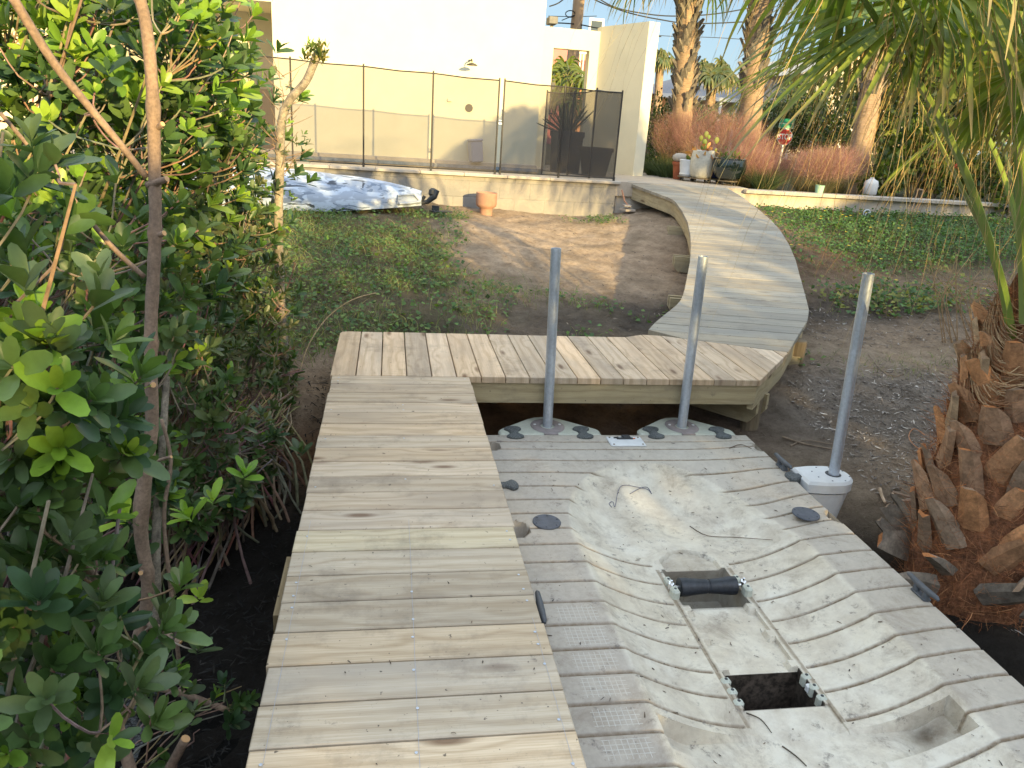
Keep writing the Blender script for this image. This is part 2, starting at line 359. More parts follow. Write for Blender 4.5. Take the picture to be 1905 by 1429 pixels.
# dock plastic: dirty cream roto-moulded skin
def dock_nodes(t, b, tc, cs):
    g = NG(t); o = tc.outputs['Object']
    at = g.n('ShaderNodeAttribute'); at.attribute_name = 'Col'; sp = g.n('ShaderNodeSeparateColor'); g.L.new(at.outputs['Color'], sp.inputs[0])
    # R: grey worn top strip, G: groove dirt, B: deep pit dirt
    n1 = g.noise(o, 2.2, 8, .7); n2 = g.noise(o, 7, 8, .75); n3 = g.noise(o, 38, 6, .7)
    base = g.mix(g.rng(n1, .35, .65), (.65, .615, .535), (.62, .555, .435))
    base = g.mix(g.rng(n2, .40, .68, 0, .75), base, (.40, .34, .27))
    grey = g.mix(g.rng(n3, .3, .7), (.455, .405, .345), (.36, .32, .275))
    strip = g.math('MULTIPLY', sp.outputs[0], g.rng(n2, .2, .5, .7, 1.))
    c = g.mix(strip, base, grey)
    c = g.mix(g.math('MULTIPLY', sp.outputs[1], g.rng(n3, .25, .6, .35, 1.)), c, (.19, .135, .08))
    sm = g.noise(o, 4.6, 9, .8, .6); sm2 = g.noise(g.map(o, (1, 1, 1), (5, 3, 1)), 13, 7, .8)
    c = g.mix(g.rng(sm, .51, .70, 0, .85), c, (.26, .215, .17)); c = g.mix(g.rng(sm2, .57, .67, 0, .8), c, (.13, .11, .10))
    sc = g.noise(g.map(o, (6, 1.6, 1), rot=(0, 0, .6)), 7, 6, .7); c = g.mix(g.rng(sc, .66, .72, 0, .4), c, (.16, .14, .13))
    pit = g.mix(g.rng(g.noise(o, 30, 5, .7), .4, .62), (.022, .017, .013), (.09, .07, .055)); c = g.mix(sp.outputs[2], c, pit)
    # moulded non-slip squares on the left margin
    s3 = g.n('ShaderNodeSeparateXYZ'); g.L.new(o, s3.inputs[0])
    def line(v, pitch, wd):
        f = g.math('FRACT', g.math('MULTIPLY', v, 1/pitch)); return g.math('LESS_THAN', g.math('ABSOLUTE', g.math('SUBTRACT', f, .5)), wd)
    gl = g.math('MAXIMUM', line(s3.outputs[0], .019, .06), line(s3.outputs[1], .0195, .06))
    pa = g.n('ShaderNodeAttribute'); pa.attribute_name = 'gp'; sx = g.n('ShaderNodeSeparateXYZ'); g.L.new(pa.outputs['Vector'], sx.inputs[0])
    pm = g.math('GREATER_THAN', sx.outputs[0], .5)
    c = g.mix(g.math('MULTIPLY', pm, g.math('MULTIPLY', gl, g.rng(n3, .35, .6, .25, .9))), c, (.56, .54, .49))
    g.L.new(c, b.inputs['Base Color'])
    h = g.math('ADD', g.math('MULTIPLY', g.noise(o, 150, 4, .6), .5), g.math('MULTIPLY', n2, 1.6))
    g.L.new(g.bump(h, .35, .004), b.inputs['Normal'])
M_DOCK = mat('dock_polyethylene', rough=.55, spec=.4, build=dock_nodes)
def ground_nodes(t, b, tc, cs):
    g = NG(t); o = tc.outputs['Object']; at = g.n('ShaderNodeAttribute'); at.attribute_name = 'Col'
    n1 = g.noise(o, 5, 9, .75); n2 = g.noise(o, 28, 8, .75); n3 = g.noise(g.map(o, (1, 1, 1), (3, 7, 0)), 90, 5, .7)
    c = g.mix(g.rng(n1, .3, .7), g.mix(1., at.outputs['Color'], (.6, .56, .52), 'MULTIPLY'), g.mix(1., at.outputs['Color'], (1.3, 1.28, 1.25), 'MULTIPLY'))
    c = g.mix(g.rng(n2, .5, .75, 0, .55), c, g.mix(1., at.outputs['Color'], (.32, .26, .22), 'MULTIPLY'))
    c = g.mix(g.rng(n3, .6, .75, 0, .5), c, g.mix(1., at.outputs['Color'], (1.7, 1.65, 1.5), 'MULTIPLY'))
    g.L.new(c, b.inputs['Base Color'])
    h = g.math('ADD', g.math('MULTIPLY', n1, 2.), g.math('ADD', n2, g.math('MULTIPLY', n3, .4)))
    g.L.new(g.bump(h, 1., .045), b.inputs['Normal'])
M_GROUND = mat('soil', rough=.95, spec=.15, build=ground_nodes)
def block_nodes(t, b, tc, cs):
    g = NG(t); o = tc.outputs['Object']; v = g.map(o, (1, 1, 1), (0, 0, 0), (R(90), 0, 0))
    br = g.n('ShaderNodeTexBrick'); br.offset = .5; br.inputs['Scale'].default_value = 1; br.inputs['Brick Width'].default_value = .43; br.inputs['Row Height'].default_value = .215
    br.inputs['Mortar Size'].default_value = .007; br.inputs['Mortar Smooth'].default_value = .5; br.inputs['Color1'].default_value = (.28, .265, .245, 1); br.inputs['Color2'].default_value = (.24, .23, .215, 1); br.inputs['Mortar'].default_value = (.22, .215, .20, 1)
    s3 = g.n('ShaderNodeSeparateXYZ'); g.L.new(o, s3.inputs[0]); cb = g.n('ShaderNodeCombineXYZ'); g.L.new(s3.outputs[0], cb.inputs[0]); g.L.new(s3.outputs[2], cb.inputs[1]); g.L.new(cb.outputs[0], br.inputs['Vector'])
    n1 = g.noise(o, 3.5, 8, .7, .5); c = g.mix(g.rng(n1, .42, .62), br.outputs['Color'], (.33, .30, .265)); n2 = g.noise(o, 1.7, 6, .7); c = g.mix(g.rng(n2, .5, .75, 0, .6), c, (.25, .25, .25))
    g.L.new(c, b.inputs['Base Color']); h = g.math('ADD', g.math('MULTIPLY', br.outputs['Fac'], -.6), g.noise(o, 50, 6, .7)); g.L.new(g.bump(h, .7, .008), b.inputs['Normal'])
M_BLOCK = mat('concrete_block', rough=.9, spec=.2, build=block_nodes)
def camo_nodes(t, b, tc, cs):
    g = NG(t); o = tc.outputs['Object']; n1 = g.noise(g.map(o, (1.1, 2.4, 3)), 2.4, 4, .5, 1.2); n2 = g.noise(g.map(o, (1.4, 3, 4), (7, 2, 4)), 2.9, 4, .5, 1.4)
    c = g.mix(g.rng(n1, .50, .56), (.33, .38, .47), (.50, .57, .68)); c = g.mix(g.rng(n2, .57, .61), c, (.16, .20, .27)); n3 = g.noise(g.map(o, (1, 2, 3), (2, 8, 1)), 3.3, 4, .5, 1.); c = g.mix(g.rng(n3, .60, .63), c, (.05, .06, .08))
    g.L.new(c, b.inputs['Base Color'])
M_CAMO = mat('camouflage_hull', rough=.35, spec=.5, coat=.2, build=camo_nodes)
def mesh_screen(name, alpha, colr):
    def f(t, b, tc, cs):
        tr = t.nodes.new('ShaderNodeBsdfTransparent'); ms = t.nodes.new('ShaderNodeMixShader'); ms.inputs[0].default_value = alpha
        t.links.new(tr.outputs[0], ms.inputs[1]); t.links.new(b.outputs[0], ms.inputs[2]); t.links.new(ms.outputs[0], t.nodes['Material Output'].inputs[0])
    return mat(name, colr, .8, build=f)
M_NET = mesh_screen('pool_fence_net', .50, (.085, .072, .062))
M_NET2 = mesh_screen('pool_fence_net_edge_on', .62, (.055, .05, .042))
def water_nodes(t, b, tc, cs):
    g = NG(t); g.L.new(g.bump(g.noise(tc.outputs['Object'], 6, 4, .6), .25, .03), b.inputs['Normal'])
M_WATER = mat('pool_water', (.16, .26, .28), .06, spec=.6, build=water_nodes)
M_MUDW = mat('tidal_water', (.012, .012, .012), .1, spec=.5, build=water_nodes)

# ================================================================== TERRAIN
ZT, YF = .75, 10.85      # terrace level, front face of the retaining walls
_cp = np.array([(-8, 10.7, .3), (-3, 10.7, .3), (.5, 10.7, .3), (1.7, 10.7, .25), (3.1, 10.7, .27), (3.4, 10.6, .36), (4.6, 10.7, .47), (7, 10.7, .49), (9.2, 10.7, .5), (13, 10.7, .5),
 (-3, 8.5, .08), (1.2, 9, .16), (2.2, 8.4, .05), (3.4, 8.2, .02), (.3, 7, -.08), (1.6, 6.6, -.16), (2.6, 6.2, -.22), (-.5, 5.7, -.26), (.8, 5.6, -.26), (2.0, 5.5, -.3), (-1.8, 6, -.3), (-4, 6, -.4),
 (-.6, 4.9, -.34), (-.9, 4.5, -.55), (-.6, 4.2, -.62), (-.8, 3.4, -.84), (-.7, 2, -.92), (-2, 3, -.92), (-2, 4.5, -.75), (-5, 3, -.9), (-2, .5, -.95), (.1, .3, -.95), (1.5, .3, -.95), (.4, 3, -.85), (.2, 4.3, -.55),
 (1, 4.9, -.42), (2, 4.9, -.44), (1.4, 4.5, -.52), (1.4, 3.6, -.72), (1.4, 2, -.9), (2.6, 4.4, -.42), (2.6, 3.7, -.58), (2.45, 3.0, -.78), (2.9, 2.6, -.72), (3.3, 3.2, -.52), (2.6, 1.8, -.92), (4, 2, -.75), (4, 3.6, -.42),
 (3.2, 4.6, -.36), (3.5, 5.4, -.22), (4, 6.1, -.18), (4.3, 6.6, -.13), (4.3, 6.95, -.04), (5, 6.6, -.08), (5.2, 8, .14), (5.2, 9.3, .32), (7, 8.5, .28), (9, 8, .25), (9, 6, .0), (12, 8, .25), (6.5, 5, -.15), (9, 3, -.3), (12, 1, -.5), (5.2, 4.5, -.28), (3.9, 7.5, .06), (4.2, 9.6, .38), (2.9, 9.6, .2)])
def _U(r2): return np.where(r2 > 1e-12, r2*np.log(np.maximum(r2, 1e-12)), 0)
_xy = _cp[:, :2]; _K = _U(((_xy[:, None]-_xy[None])**2).sum(-1))+np.eye(len(_cp))*.02
_Pm = np.hstack([np.ones((len(_cp), 1)), _xy]); _A = np.block([[_K, _Pm], [_Pm.T, np.zeros((3, 3))]])
_w = np.linalg.solve(_A, np.concatenate([_cp[:, 2], np.zeros(3)]))
def ground_z(x, y):
    x = np.asarray(x, float); y = np.asarray(y, float); q = np.stack([x.ravel(), y.ravel()], 1)
    z = _U(((q[:, None]-_xy[None])**2).sum(-1)) @ _w[:-3]+_w[-3]+q @ _w[-2:]
    z = z.reshape(x.shape)
    z = np.minimum(z, .62)
    return z+(fbm(x, y, 1.6, 3)-.5)*.09+(fbm(x, y, 7, 9)-.5)*.055+(fbm(x, y, 15, 19, 2)-.5)*.022
def sm(a, lo, hi): t = np.clip((a-lo)/(hi-lo), 0, 1); return t*t*(3-2*t)
def blob(x, y, cx, cy, rx, ry): return np.exp(-(((x-cx)/rx)**2+((y-cy)/ry)**2))
def ground_col(x, y, z):
    sand = np.array([.56, .43, .31]); brown = np.array([.34, .26, .19]); red = np.array([.30, .17, .095]); dark = np.array([.10, .087, .077]); mud = np.array([.032, .028, .025]); green = np.array([.085, .082, .045]); grey = np.array([.34, .30, .265])
    n = fbm(x, y, 2.5, 21); c = np.ones(x.shape+(3,))*brown
    def lay(c, m, k): return c*(1-m[..., None])+k*m[..., None]
    c = lay(c, np.clip(blob(x, y, 2.1, 8.9, 1.5, 1.7)*1.6+(n-.5)*.8, 0, 1), sand)
    c = lay(c, np.clip(blob(x, y, 2.9, 10.2, 1.2, .6)*1.2, 0, 1), sand*.9)
    c = lay(c, np.clip(blob(x, y, 2.4, 6.3, 1.3, .75)*1.7+(n-.5)*.9, 0, 1)*.92, dark)
    c = lay(c, np.clip(blob(x, y, .2, 6.1, .8, .3)*.9, 0, 1), dark)
    c = lay(c, np.clip(sm(-x, -1.1, -.2)*sm(y, 5.4, 6)+(n-.5), 0, 1)*.8, green)
    c = lay(c, np.clip(blob(x, y, -.5, 4.75, .5, .35)*1.3, 0, 1), sand*.8)
    c = lay(c, np.clip(blob(x, y, -.6, 4.35, .5, .25)*1.3, 0, 1), red)
    c = lay(c, np.clip(blob(x, y, 1.3, 4.7, 1.2, .45)*1.4, 0, 1), red*.62)
    c = lay(c, np.clip(blob(x, y, 3.9, 5.6, 1.2, .5)*1.3+(n-.5)*.6, 0, 1)*.85, sand*.85)
    c = lay(c, np.clip(blob(x, y, 4.35, 6.75, .9, .28)*1.5, 0, 1)*.85, dark)
    c = lay(c, np.clip(blob(x, y, 3.7, 4.7, 1.7, .75)*1.25, 0, 1)*.8, grey*.72)
    c = lay(c, np.clip(blob(x, y, 4.6, 8.2, 1.6, .9)*1.1, 0, 1)*.75, red*.62)
    c = lay(c, np.clip(blob(x, y, 2.75, 3.7, .9, .5)*1.1, 0, 1)*.7, brown*1.0)
    c = lay(c, sm(-z, .50, .74), mud)
    c = lay(c, np.clip(sm(x, 5.2, 6)*sm(y, 7.2, 8.4), 0, 1), green)
    return c
def axis(*seg):
    out = []
    for a, b, st in seg: out += list(np.arange(a, b-1e-6, st))
    return np.array(out+[seg[-1][1]])
gx = axis((-14, -4, .5), (-4, -1.5, .12), (-1.5, 5.5, .04), (5.5, 8, .08), (8, 16, .4)); gy = axis((-3, 0, .5), (0, 3, .1), (3, 8, .04), (8, 10.95, .06))
GX, GY = np.meshgrid(gx, gy); GZ = ground_z(GX, GY)
def gridmesh(name, X, Y, Z, m, col=None, parent=None, gp=None, smooth=True, mask=None):
    ny, nx = X.shape; i = np.arange(ny*nx).reshape(ny, nx); F = np.stack([i[:-1, :-1], i[:-1, 1:], i[1:, 1:], i[1:, :-1]], -1).reshape(-1, 4)
    if mask is not None: F = F[mask.ravel()]
    return npmesh(name, np.stack([X, Y, Z], -1).reshape(-1, 3), [F], m, parent, col=None if col is None else col.reshape(-1, 3), gp=gp, smooth=smooth)
tag(gridmesh('ground', GX, GY, GZ, M_GROUND, ground_col(GX, GY, GZ)), kind='structure')
fx = axis((-300, -14, 26), (-14, 20, 2), (20, 300, 20)); fy = axis((10.95, 40, 1.5), (40, 900, 60)); FX, FY = np.meshgrid(fx, fy)
FZ = np.where((FX < 3.2), .35, .66)+(fbm(FX, FY, .4, 5)-.5)*.05+np.clip(FY-14, 0, 30)*.004
tag(gridmesh('far_ground', FX, FY, FZ, M_GROUND, np.ones(FX.shape+(3,))*np.array([.10, .10, .055])), kind='structure')
b_ = MB(); b_.cc = (.012, .0115, .011); b_.poly([(-300, -200), (300, -200), (300, 11), (-300, 11)], -1.0, -.93)
tag(b_.build('mud_flat', M_GROUND), kind='structure')
b_ = MB(); b_.poly([(-30, -30), (-.9, -30), (-.9, 3.0), (-2, 3.9), (-30, 4)], -.9, -.862); tag(b_.build('tidal_water', M_MUDW), kind='structure')

# ================================================================== TERRACE, WALLS
t = thing('retaining_wall', 'weathered concrete block wall under the pool terrace with pale coping', 'wall', (0, YF, .1))
b_ = MB(); b_.poly([(-8, YF), (3.17, YF), (3.17, YF+.2), (-8, YF+.2)], .0, .71)
b_.build('block_face', M_BLOCK, t).location = (0, -YF, -.1)
b_ = MB(); x = -8.
while x < 3.2: x2 = min(x+.6, 3.22); b_.box(((x+x2)/2, YF+.1, .731), (x2-x-.004, .30, .04), ch=.006); x = x2
b_.build('coping', M_CONC, t).location = (0, -YF, -.1)
b_ = MB()
b_.poly([(2.45, YF+.255), (3.17, YF+.255), (3.17, YF-.0), (3.6, YF-.0), (4.8, YF-.02), (5.2, YF+.1), (5.3, 12.6), (4.6, 12.9), (4.3, 14.4), (-8, 14.4), (-8, 12.95), (2.45, 12.95)], .55, .746)
b_.poly([(-8, YF+.255), (2.45, YF+.255), (2.45, YF+.5), (-8, YF+.5)], .55, .7465)
tag(b_.build('patio', M_PATIO), kind='structure')
b_ = MB(); b_.poly([(-8, YF+.5), (2.45, YF+.5), (2.45, 12.95), (-8, 12.95)], .5, .66); tag(b_.build('pool_water', M_WATER), kind='structure')
b_ = MB(); b_.box((-2.8, 12.93, .715), (10.4, .03, .05)); tag(b_.build('pool_tile_band', mat('pool_tile', (.22, .25, .30), .25, noise=(12, .7, 1.3))), kind='structure')
t = thing('retaining_wall', 'low plastered planter wall right of the walkway with pale coping', 'wall', (7, YF, .5))
b_ = MB(); b_.poly([(3.19, YF+.04), (16, YF+.04), (16, YF+.2), (3.19, YF+.2)], .15, .68); b_.build('wall_face', M_CONC, t).location = (-7, -YF, -.5)
b_ = MB(); x = 5.12
while x < 16: b_.box((x+.3, YF+.1, .71), (.596, .26, .05), ch=.005); x += .6
b_.build('coping', M_CONC, t).location = (-7, -YF, -.5)

# ================================================================== HOUSE
YH = 13.15
t = thing('house', 'large cream stucco house with a recessed porch behind the pool', 'house', (-1, YH, .7))
def HP(n, b, m, par=None, **k):
    o = b.build(n, m, par or t, **k); o.location = (1, -YH, -.7) if (par is None) else (0, 0, 0); return o
XC, XP = 2.40, -1.77    # right corner, porch edge
b_ = MB(); b_.poly([(XP, YH), (XC, YH), (XC+.15, YH+5), (XP, YH+5)], .3, 6.2)
HP('wall', b_, M_STUCCO)
b_ = MB(); b_.poly([(-8, YH+.02), (XP, YH+.02), (XP, YH+5), (-8, YH+5)], 2.93, 6.2); HP('lintel', b_, M_STUCCO)
b_ = MB(); b_.poly([(-8, YH+1.7), (XP, YH+1.7), (XP, YH+1.8), (-8, YH+1.8)], .3, 2.93); b_.poly([(-8.3, YH), (-8, YH), (-8, YH+2), (-8.3, YH+2)], .3, 2.93); HP('porch_wall', b_, M_STUCCO)
b_ = MB(); b_.poly([(XP-.95, YH+1.62), (XP-.1, YH+1.62), (XP-.1, YH+1.70), (XP-.95, YH+1.70)], .75, 1.72); HP('porch_cabinet', b_, mat('cabinet_brown', (.30, .19, .12), .7))
b_ = MB(); b_.poly([(XP-.02, YH-.005), (XP+.04, YH-.005), (XP+.04, YH), (XP-.02, YH)], .75, 2.93); HP('corner_bead', b_, M_STUCCO)
b_ = MB(); b_.box(((XC-8)/2, YH-.07, .765), (XC+8, .14, .055), ch=.005); HP('base_ledge', b_, M_CONC)
sh = MB(); sh.tube([(1.24, YH-.02, 2.33), (1.24, YH-.20, 2.335), (1.243, YH-.25, 2.31), (1.243, YH-.25, 2.27)], .012, 8); sh.lathe([(.03, 0), (.03, .012)], (1.24, YH-.03, 2.33), 12)
sh.lathe([(.012, 2.285), (.05, 2.275), (.085, 2.255), (.085, 2.243), (0, 2.243)], (1.243, YH-.25, 0), 24); HP('shower_head', sh, M_BRONZE, smooth=False)
sh = MB(); sh.tube([(1.249, YH-.012, 1.62), (1.249, YH+.0, 1.62)], .062, 24); HP('round_vent', sh, M_BRONZE)
sh = MB(); sh.box((.93, YH-.02, 1.72), (.07, .03, .05), ch=.008)
HP('shower_tap', sh, M_STUCCO)
# courtyard wall with a doorway
t = thing('courtyard_wall', 'tall cream stucco garden wall with an open doorway, folding toward the walkway', 'wall', (3.4, 13.6, .7))
YB = 13.62
def CP(n, b, m): o = b.build(n, m, t); o.location = (-3.4, -13.6, -.7); return o
b_ = MB()
b_.poly([(XC+.01, YB), (2.66, YB), (2.66, YB+.22), (XC+.01, YB+.22)], .3, 2.97)
b_.poly([(3.28, YB), (3.44, YB), (3.58, YB+.22), (3.28, YB+.22)], .3, 2.97)
b_.poly([(2.66, YB), (3.28, YB), (3.28, YB+.22), (2.66, YB+.22)], 2.66, 2.97)
CP('doorway_wall', b_, M_STUCCO)
b_ = MB(); b_.poly([(3.44, YB), (3.895, 12.45), (4.09, 12.53), (3.60, 13.85), (3.44, 13.85)], .3, 3.04); CP('wing_wall', b_, M_STUCCO)
b_ = MB(); b_.box((2.672, YB+.02, 1.9), (.02, .03, .55)); b_.box((2.70, YB+.02, 2.17), (.06, .03, .02)); b_.box((2.70, YB+.02, 1.63), (.06, .03, .02)); b_.box((2.70, YB+.01, 2.07), (.05, .03, .11)); CP('gate_handle', b_, M_BLACKP)

# ================================================================== POOL FENCE
t = thing('pool_fence', 'see-through brown mesh pool fence with thin dark posts on the block wall', 'fence', (1, YF+.02, .75))
ft = [aty(x, y, YF).z-.015 for x, y in ((380, 98), (538, 112), (678, 126), (807, 139), (932, 153), (1163, 178))]
fp = [(-4.1, 2.07), (-3.2, 2.07), (-2.2, 2.07), (-1.275, 2.03), (-.355, 2.01), (.548, 1.99), (1.43, 1.965), (1.50, 1.965), (2.33, 1.945), (3.135, 1.925)]
def fpart(n, b, m): o = b.build(n, m, t); o.location = (-1, -YF-.02, -.75); return o
Yp = YF+.04
def fence_post(x, y, z):
    b = MB(); b.tube([(x, y, .735), (x, y, z+.03)], .0115, 8); b.box((x, y, .78), (.03, .03, .06), ch=.004); fpart('fence_post', b, M_BRONZE)
def panel(p, q, m, sag=.012):
    b = MB(); b.tube([(p[0], p[1], p[2]), ((p[0]+q[0])/2, (p[1]+q[1])/2, (p[2]+q[2])/2-sag), (q[0], q[1], q[2])], .0085, 6)
    b.tube([(p[0], p[1], .785), (q[0], q[1], .785)], .0085, 6)
    b.mi = 1; n = 8
    for i in range(n):
        a, c = i/n, (i+1)/n
        def L(s_, z): return (p[0]+(q[0]-p[0])*s_, p[1]+(q[1]-p[1])*s_+.002, z if z < 1 else p[2]+(q[2]-p[2])*s_-sag*4*s_*(1-s_))
        i0 = [b.V(L(a, .785)), b.V(L(c, .785)), b.V(L(c, 2)), b.V(L(a, 2))]; b.F(*i0)
    fpart('mesh_panel', b, [M_BRONZE, m])
for i, (x, z) in enumerate(fp):
    fence_post(x, Yp, z)
    if i and i != 7: panel((fp[i-1][0], Yp, fp[i-1][1]), (x, Yp, z), M_NET)
bk = [(3.135, Yp, 1.925), (2.86, 11.23, 1.95), (2.60, 11.52, 1.90), (2.27, 11.85, 1.90)]
for i in range(1, 4):
    fence_post(bk[i][0], bk[i][1], bk[i][2]); panel(bk[i-1], bk[i], M_NET2)
b_ = MB(); b_.box((1.465, Yp-.012, 1.42), (.05, .02, .03), ch=.004); b_.box((1.465, Yp-.012, 1.46), (.04, .02, .012), ch=.002); fpart('gate_latch', b_, M_GALV)

# small things on the terrace
b_ = MB(); b_.box((0, 0, .165), (.20, .20, .33), ch=.02); b_.box((0, 0, .345), (.215, .215, .04), ch=.012)
o = b_.build('cooler', M_GREYP); o.location = (1.39, 12.99, .79); o.rotation_euler = (R(-3), R(-5), .2); o.data.materials[0] = mat('slate_plastic', (.26, .29, .38), .6)
tag(o, 'small slate blue box standing on the ledge against the house', 'box')
def rect_pot(name, x, y, w0, w1, h, m, rz, label):
    b = MB(); n = 4; rings = []
    for ww, z in ((w0, 0), (w1, h*.86), (w1+.03, h*.86), (w1+.03, h), (w1-.04, h), (w1-.07, h*.8)):
        rings.append([b.V((sx*ww/2, sy*ww/2, z)) for sx, sy in ((-1, -1), (1, -1), (1, 1), (-1, 1))])
    for i in range(len(rings)-1):
        for k in range(4): b.F(rings[i][k], rings[i][(k+1) % 4], rings[i+1][(k+1) % 4], rings[i+1][k])
    b.F(*rings[0][::-1]); b.F(*rings[-1])
    o = b.build(name, m); o.location = (x, y, ZT); o.rotation_euler.z = rz; return tag(o, label, 'planter', 'dark planters inside the fence corner')
rect_pot('planter', 3.06, 11.75, .26, .36, .42, mat('charcoal_plastic', (.05, .045, .04), .6), .3, 'square tapered charcoal planter in the fence corner, nearer the walkway')
rect_pot('planter', 2.72, 12.3, .36, .40, .62, MATS['charcoal_plastic'], .1, 'taller charcoal planter with spiky leaves, behind the pool fence corner')
t = thing('spiky_plant', 'dark spiky plant rising from the taller charcoal planter behind the mesh', 'plant', (2.72, 12.3, 1.3))
n = 60; P = np.zeros((n, 3)); D = RNG.normal(size=(n, 3))*[.5, .5, .25]+[0, 0, .8]
leaves('foliage', P, D, RNG.normal(size=(n, 3)), .55*RNG.uniform(.5, 1.1, n), .03, pal([(.05, .07, .03), (.08, .09, .04)], n), M_LEAFM, t)

# ================================================================== BOARDWALK
bw = thing('boardwalk', 'wooden boardwalk: straight deck, cross landing and curving grey ramp up to the terrace', 'boardwalk', (0, 2, 0))
def BP(n, b, m): o = b.build(n, m, bw); o.location = (0, -2, 0); return o
def tint(b, lo=.86, hi=1.1, warm=(1, 1, 1)):
    k = random.uniform(lo, hi); h = random.uniform(-.04, .04); b.cc = (k*(1+h)*warm[0], k*warm[1], k*(1-h*1.4)*warm[2])
DX0, DX1 = -.317, .480
b_ = MB(); y = 4.306; ys = []
k = 0
while y > -1.2:
    p = .1475; y0 = y-p+.0065; tint(b_, .74, 1.1, (1.03, .99, .96) if k < 12 else (1.02, 1.0, .97)); sd = random.uniform(0, 90); e0, e1 = random.uniform(-.004, .003), random.uniform(-.003, .004)
    if k == 12: b_.cc = (.98, 1.0, .93)
    if k in (14, 15): b_.cc = (.72, .72, .72)
    G = lambda p_, sd=sd, y0=y0: (p_[0]+sd, p_[1]-y0, sd)
    # subdivide along the length so the grain coordinate stays smooth
    b_.poly([(DX0+e0, y0), (DX1+e1, y0), (DX1+e1, y), (DX0+e0, y)], -.036+random.uniform(-.001, 0), random.uniform(-.0015, .0005), .003, G); ys.append(y0); y -= p; k += 1
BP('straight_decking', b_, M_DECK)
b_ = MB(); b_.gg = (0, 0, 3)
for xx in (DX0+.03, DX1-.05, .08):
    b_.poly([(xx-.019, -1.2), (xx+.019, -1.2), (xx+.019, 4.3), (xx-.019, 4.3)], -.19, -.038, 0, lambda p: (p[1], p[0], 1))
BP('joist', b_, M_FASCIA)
_sm = None
for i, yy in enumerate(ys):
    if yy > 2.2 and i % 3: continue
    for xx in (DX0+.035, .082, DX1-.03):
        for dy in (.035, .105):
            if random.random() < .45:
                if _sm is None:
                    b_ = MB(); b_.lathe([(.0042, 0), (.0042, .0008), (.0018, .0008), (.0012, .0003), (0, .0003)], (0, 0, 0), 10); o = b_.build('screw_head', M_GALV, bw); _sm = o.data
                else: o = bpy.data.objects.new('screw_head', _sm); COL.objects.link(o); o.parent = bw
                o.location = (xx+random.uniform(-.004, .004), yy-2+dy+random.uniform(-.01, .01), .0004)
for xx in (DX0+.04, .085, DX1-.028):
    b_ = MB(); ya = 1.1; ye = 2.6 if xx < .4 else 2.0; pr = None
    while ya < ye:
        q = xx+random.uniform(-.0006, .0006); cur = (b_.V((q-.00045, ya, .0011)), b_.V((q+.00045, ya, .0011)))
        if pr: b_.F(pr[0], pr[1], cur[1], cur[0])
        pr = cur; ya += .03
    BP('chalk_line', b_, mat('blue_chalk', (.38, .40, .46), .9))
# landing: boards run along Y
def yfront(x): return 4.31 if x < 2.337 else 4.31+(x-2.337)*(4.95-4.31)/(2.86-2.337)
def yback(x):
    if x < 1.70: return 5.27
    if x < 1.923: return 5.27+(5.386-5.27)*((x-1.70)/.223)**1.5
    return 5.386+(x-1.923)*(4.978-5.386)/(2.813-1.923)
b_ = MB(); x = -.332; k = 0
while x < 2.84:
    x1 = min(x+.1475, 2.853); a, c = x+.003, x1-.003; tint(b_, .82, 1.12, (1.06, .98, .92)); sd = random.uniform(0, 90)
    f = (lambda xx: 4.312) if x < DX1-.0 and False else yfront
    pts = [(a, f(a)), (c, f(c)), (c, yback(c)), (a, yback(a))]
    if a < 2.337 < c: pts = [(a, f(a)), (2.337, 4.31), (c, f(c)), (c, yback(c)), (a, yback(a))]
    if k == 0: pts = [(a, f(a)), (c, f(c)), (c, yback(c)), (a+.05, yback(a)), (a+.012, yback(a)-.012), (a, yback(a)-.05)]
    b_.poly(pts, -.037, random.uniform(-.0015, .0008)+.0012, .003, lambda p, sd=sd, a=a: (p[1]+sd, p[0]-a, sd)); x = x1; k += 1
BP('landing_decking', b_, M_DECK)
# ramp polylines read off the photo, on a plane rising to the terrace
LP = [(2.813, 4.984), (1.923, 5.392)]+[tuple(atr(*p)[:2]) for p in ((1219.6, 598.5), (1242, 581), (1264, 563), (1272, 545), (1276.7, 522), (1280, 505), (1284, 484), (1285, 457), (1284, 436), (1279, 413), (1268.6, 392), (1256, 375), (1247.6, 369), (1187, 347), (1168, 339.5))]
RP = [(2.86, 4.955), (3.058, 5.232)]+[tuple(atr(*p)[:2]) for p in ((1503, 596), (1505, 576), (1501.8, 562.7), (1494, 533.6), (1487, 509), (1480.6, 484), (1468, 455), (1451, 427.6), (1434, 409), (1413, 391), (1382, 367), (1352, 349))]
def st(p): p = np.array(p[:2]); return p @ RN, p @ RT
def interp(PL, s):
    q = [st(p) for p in PL]
    for (s0, t0), (s1, t1) in zip(q, q[1:]):
        if s0 <= s <= s1: return t0+(t1-t0)*(s-s0)/(s1-s0)
    return q[0][1] if s < q[0][0] else q[-1][1]
def rz_(s): return max(0, RSL*(s-RC))
b_ = MB(); s = 5.458; k = 0; SE = min(st(LP[-1])[0], 11.42)
while s < SE-.05:
    s1 = s+.1475; tint(b_, .84, 1.1); sd = random.uniform(0, 90)
    a, c = s+.005, s1-.005
    tl0, tl1, tr0, tr1 = interp(LP, a), interp(LP, c), interp(RP, a), interp(RP, c)
    def W(s_, t_): q = s_*RN+t_*RT; return (q[0], q[1], rz_(s_))
    if k == 0: tl0 = tr0-.05
    L = [W(a, tl0), W(a, tr0), W(c, tr1), W(c, tl1)]
    b_.poly(L, -.037, .001+random.uniform(-.001, .001), .003, lambda p, sd=sd, a=a: (np.dot(p[:2], RT)+sd, np.dot(p[:2], RN)-a, sd)); s = s1; k += 1
BP('ramp_decking', b_, M_RAMP)
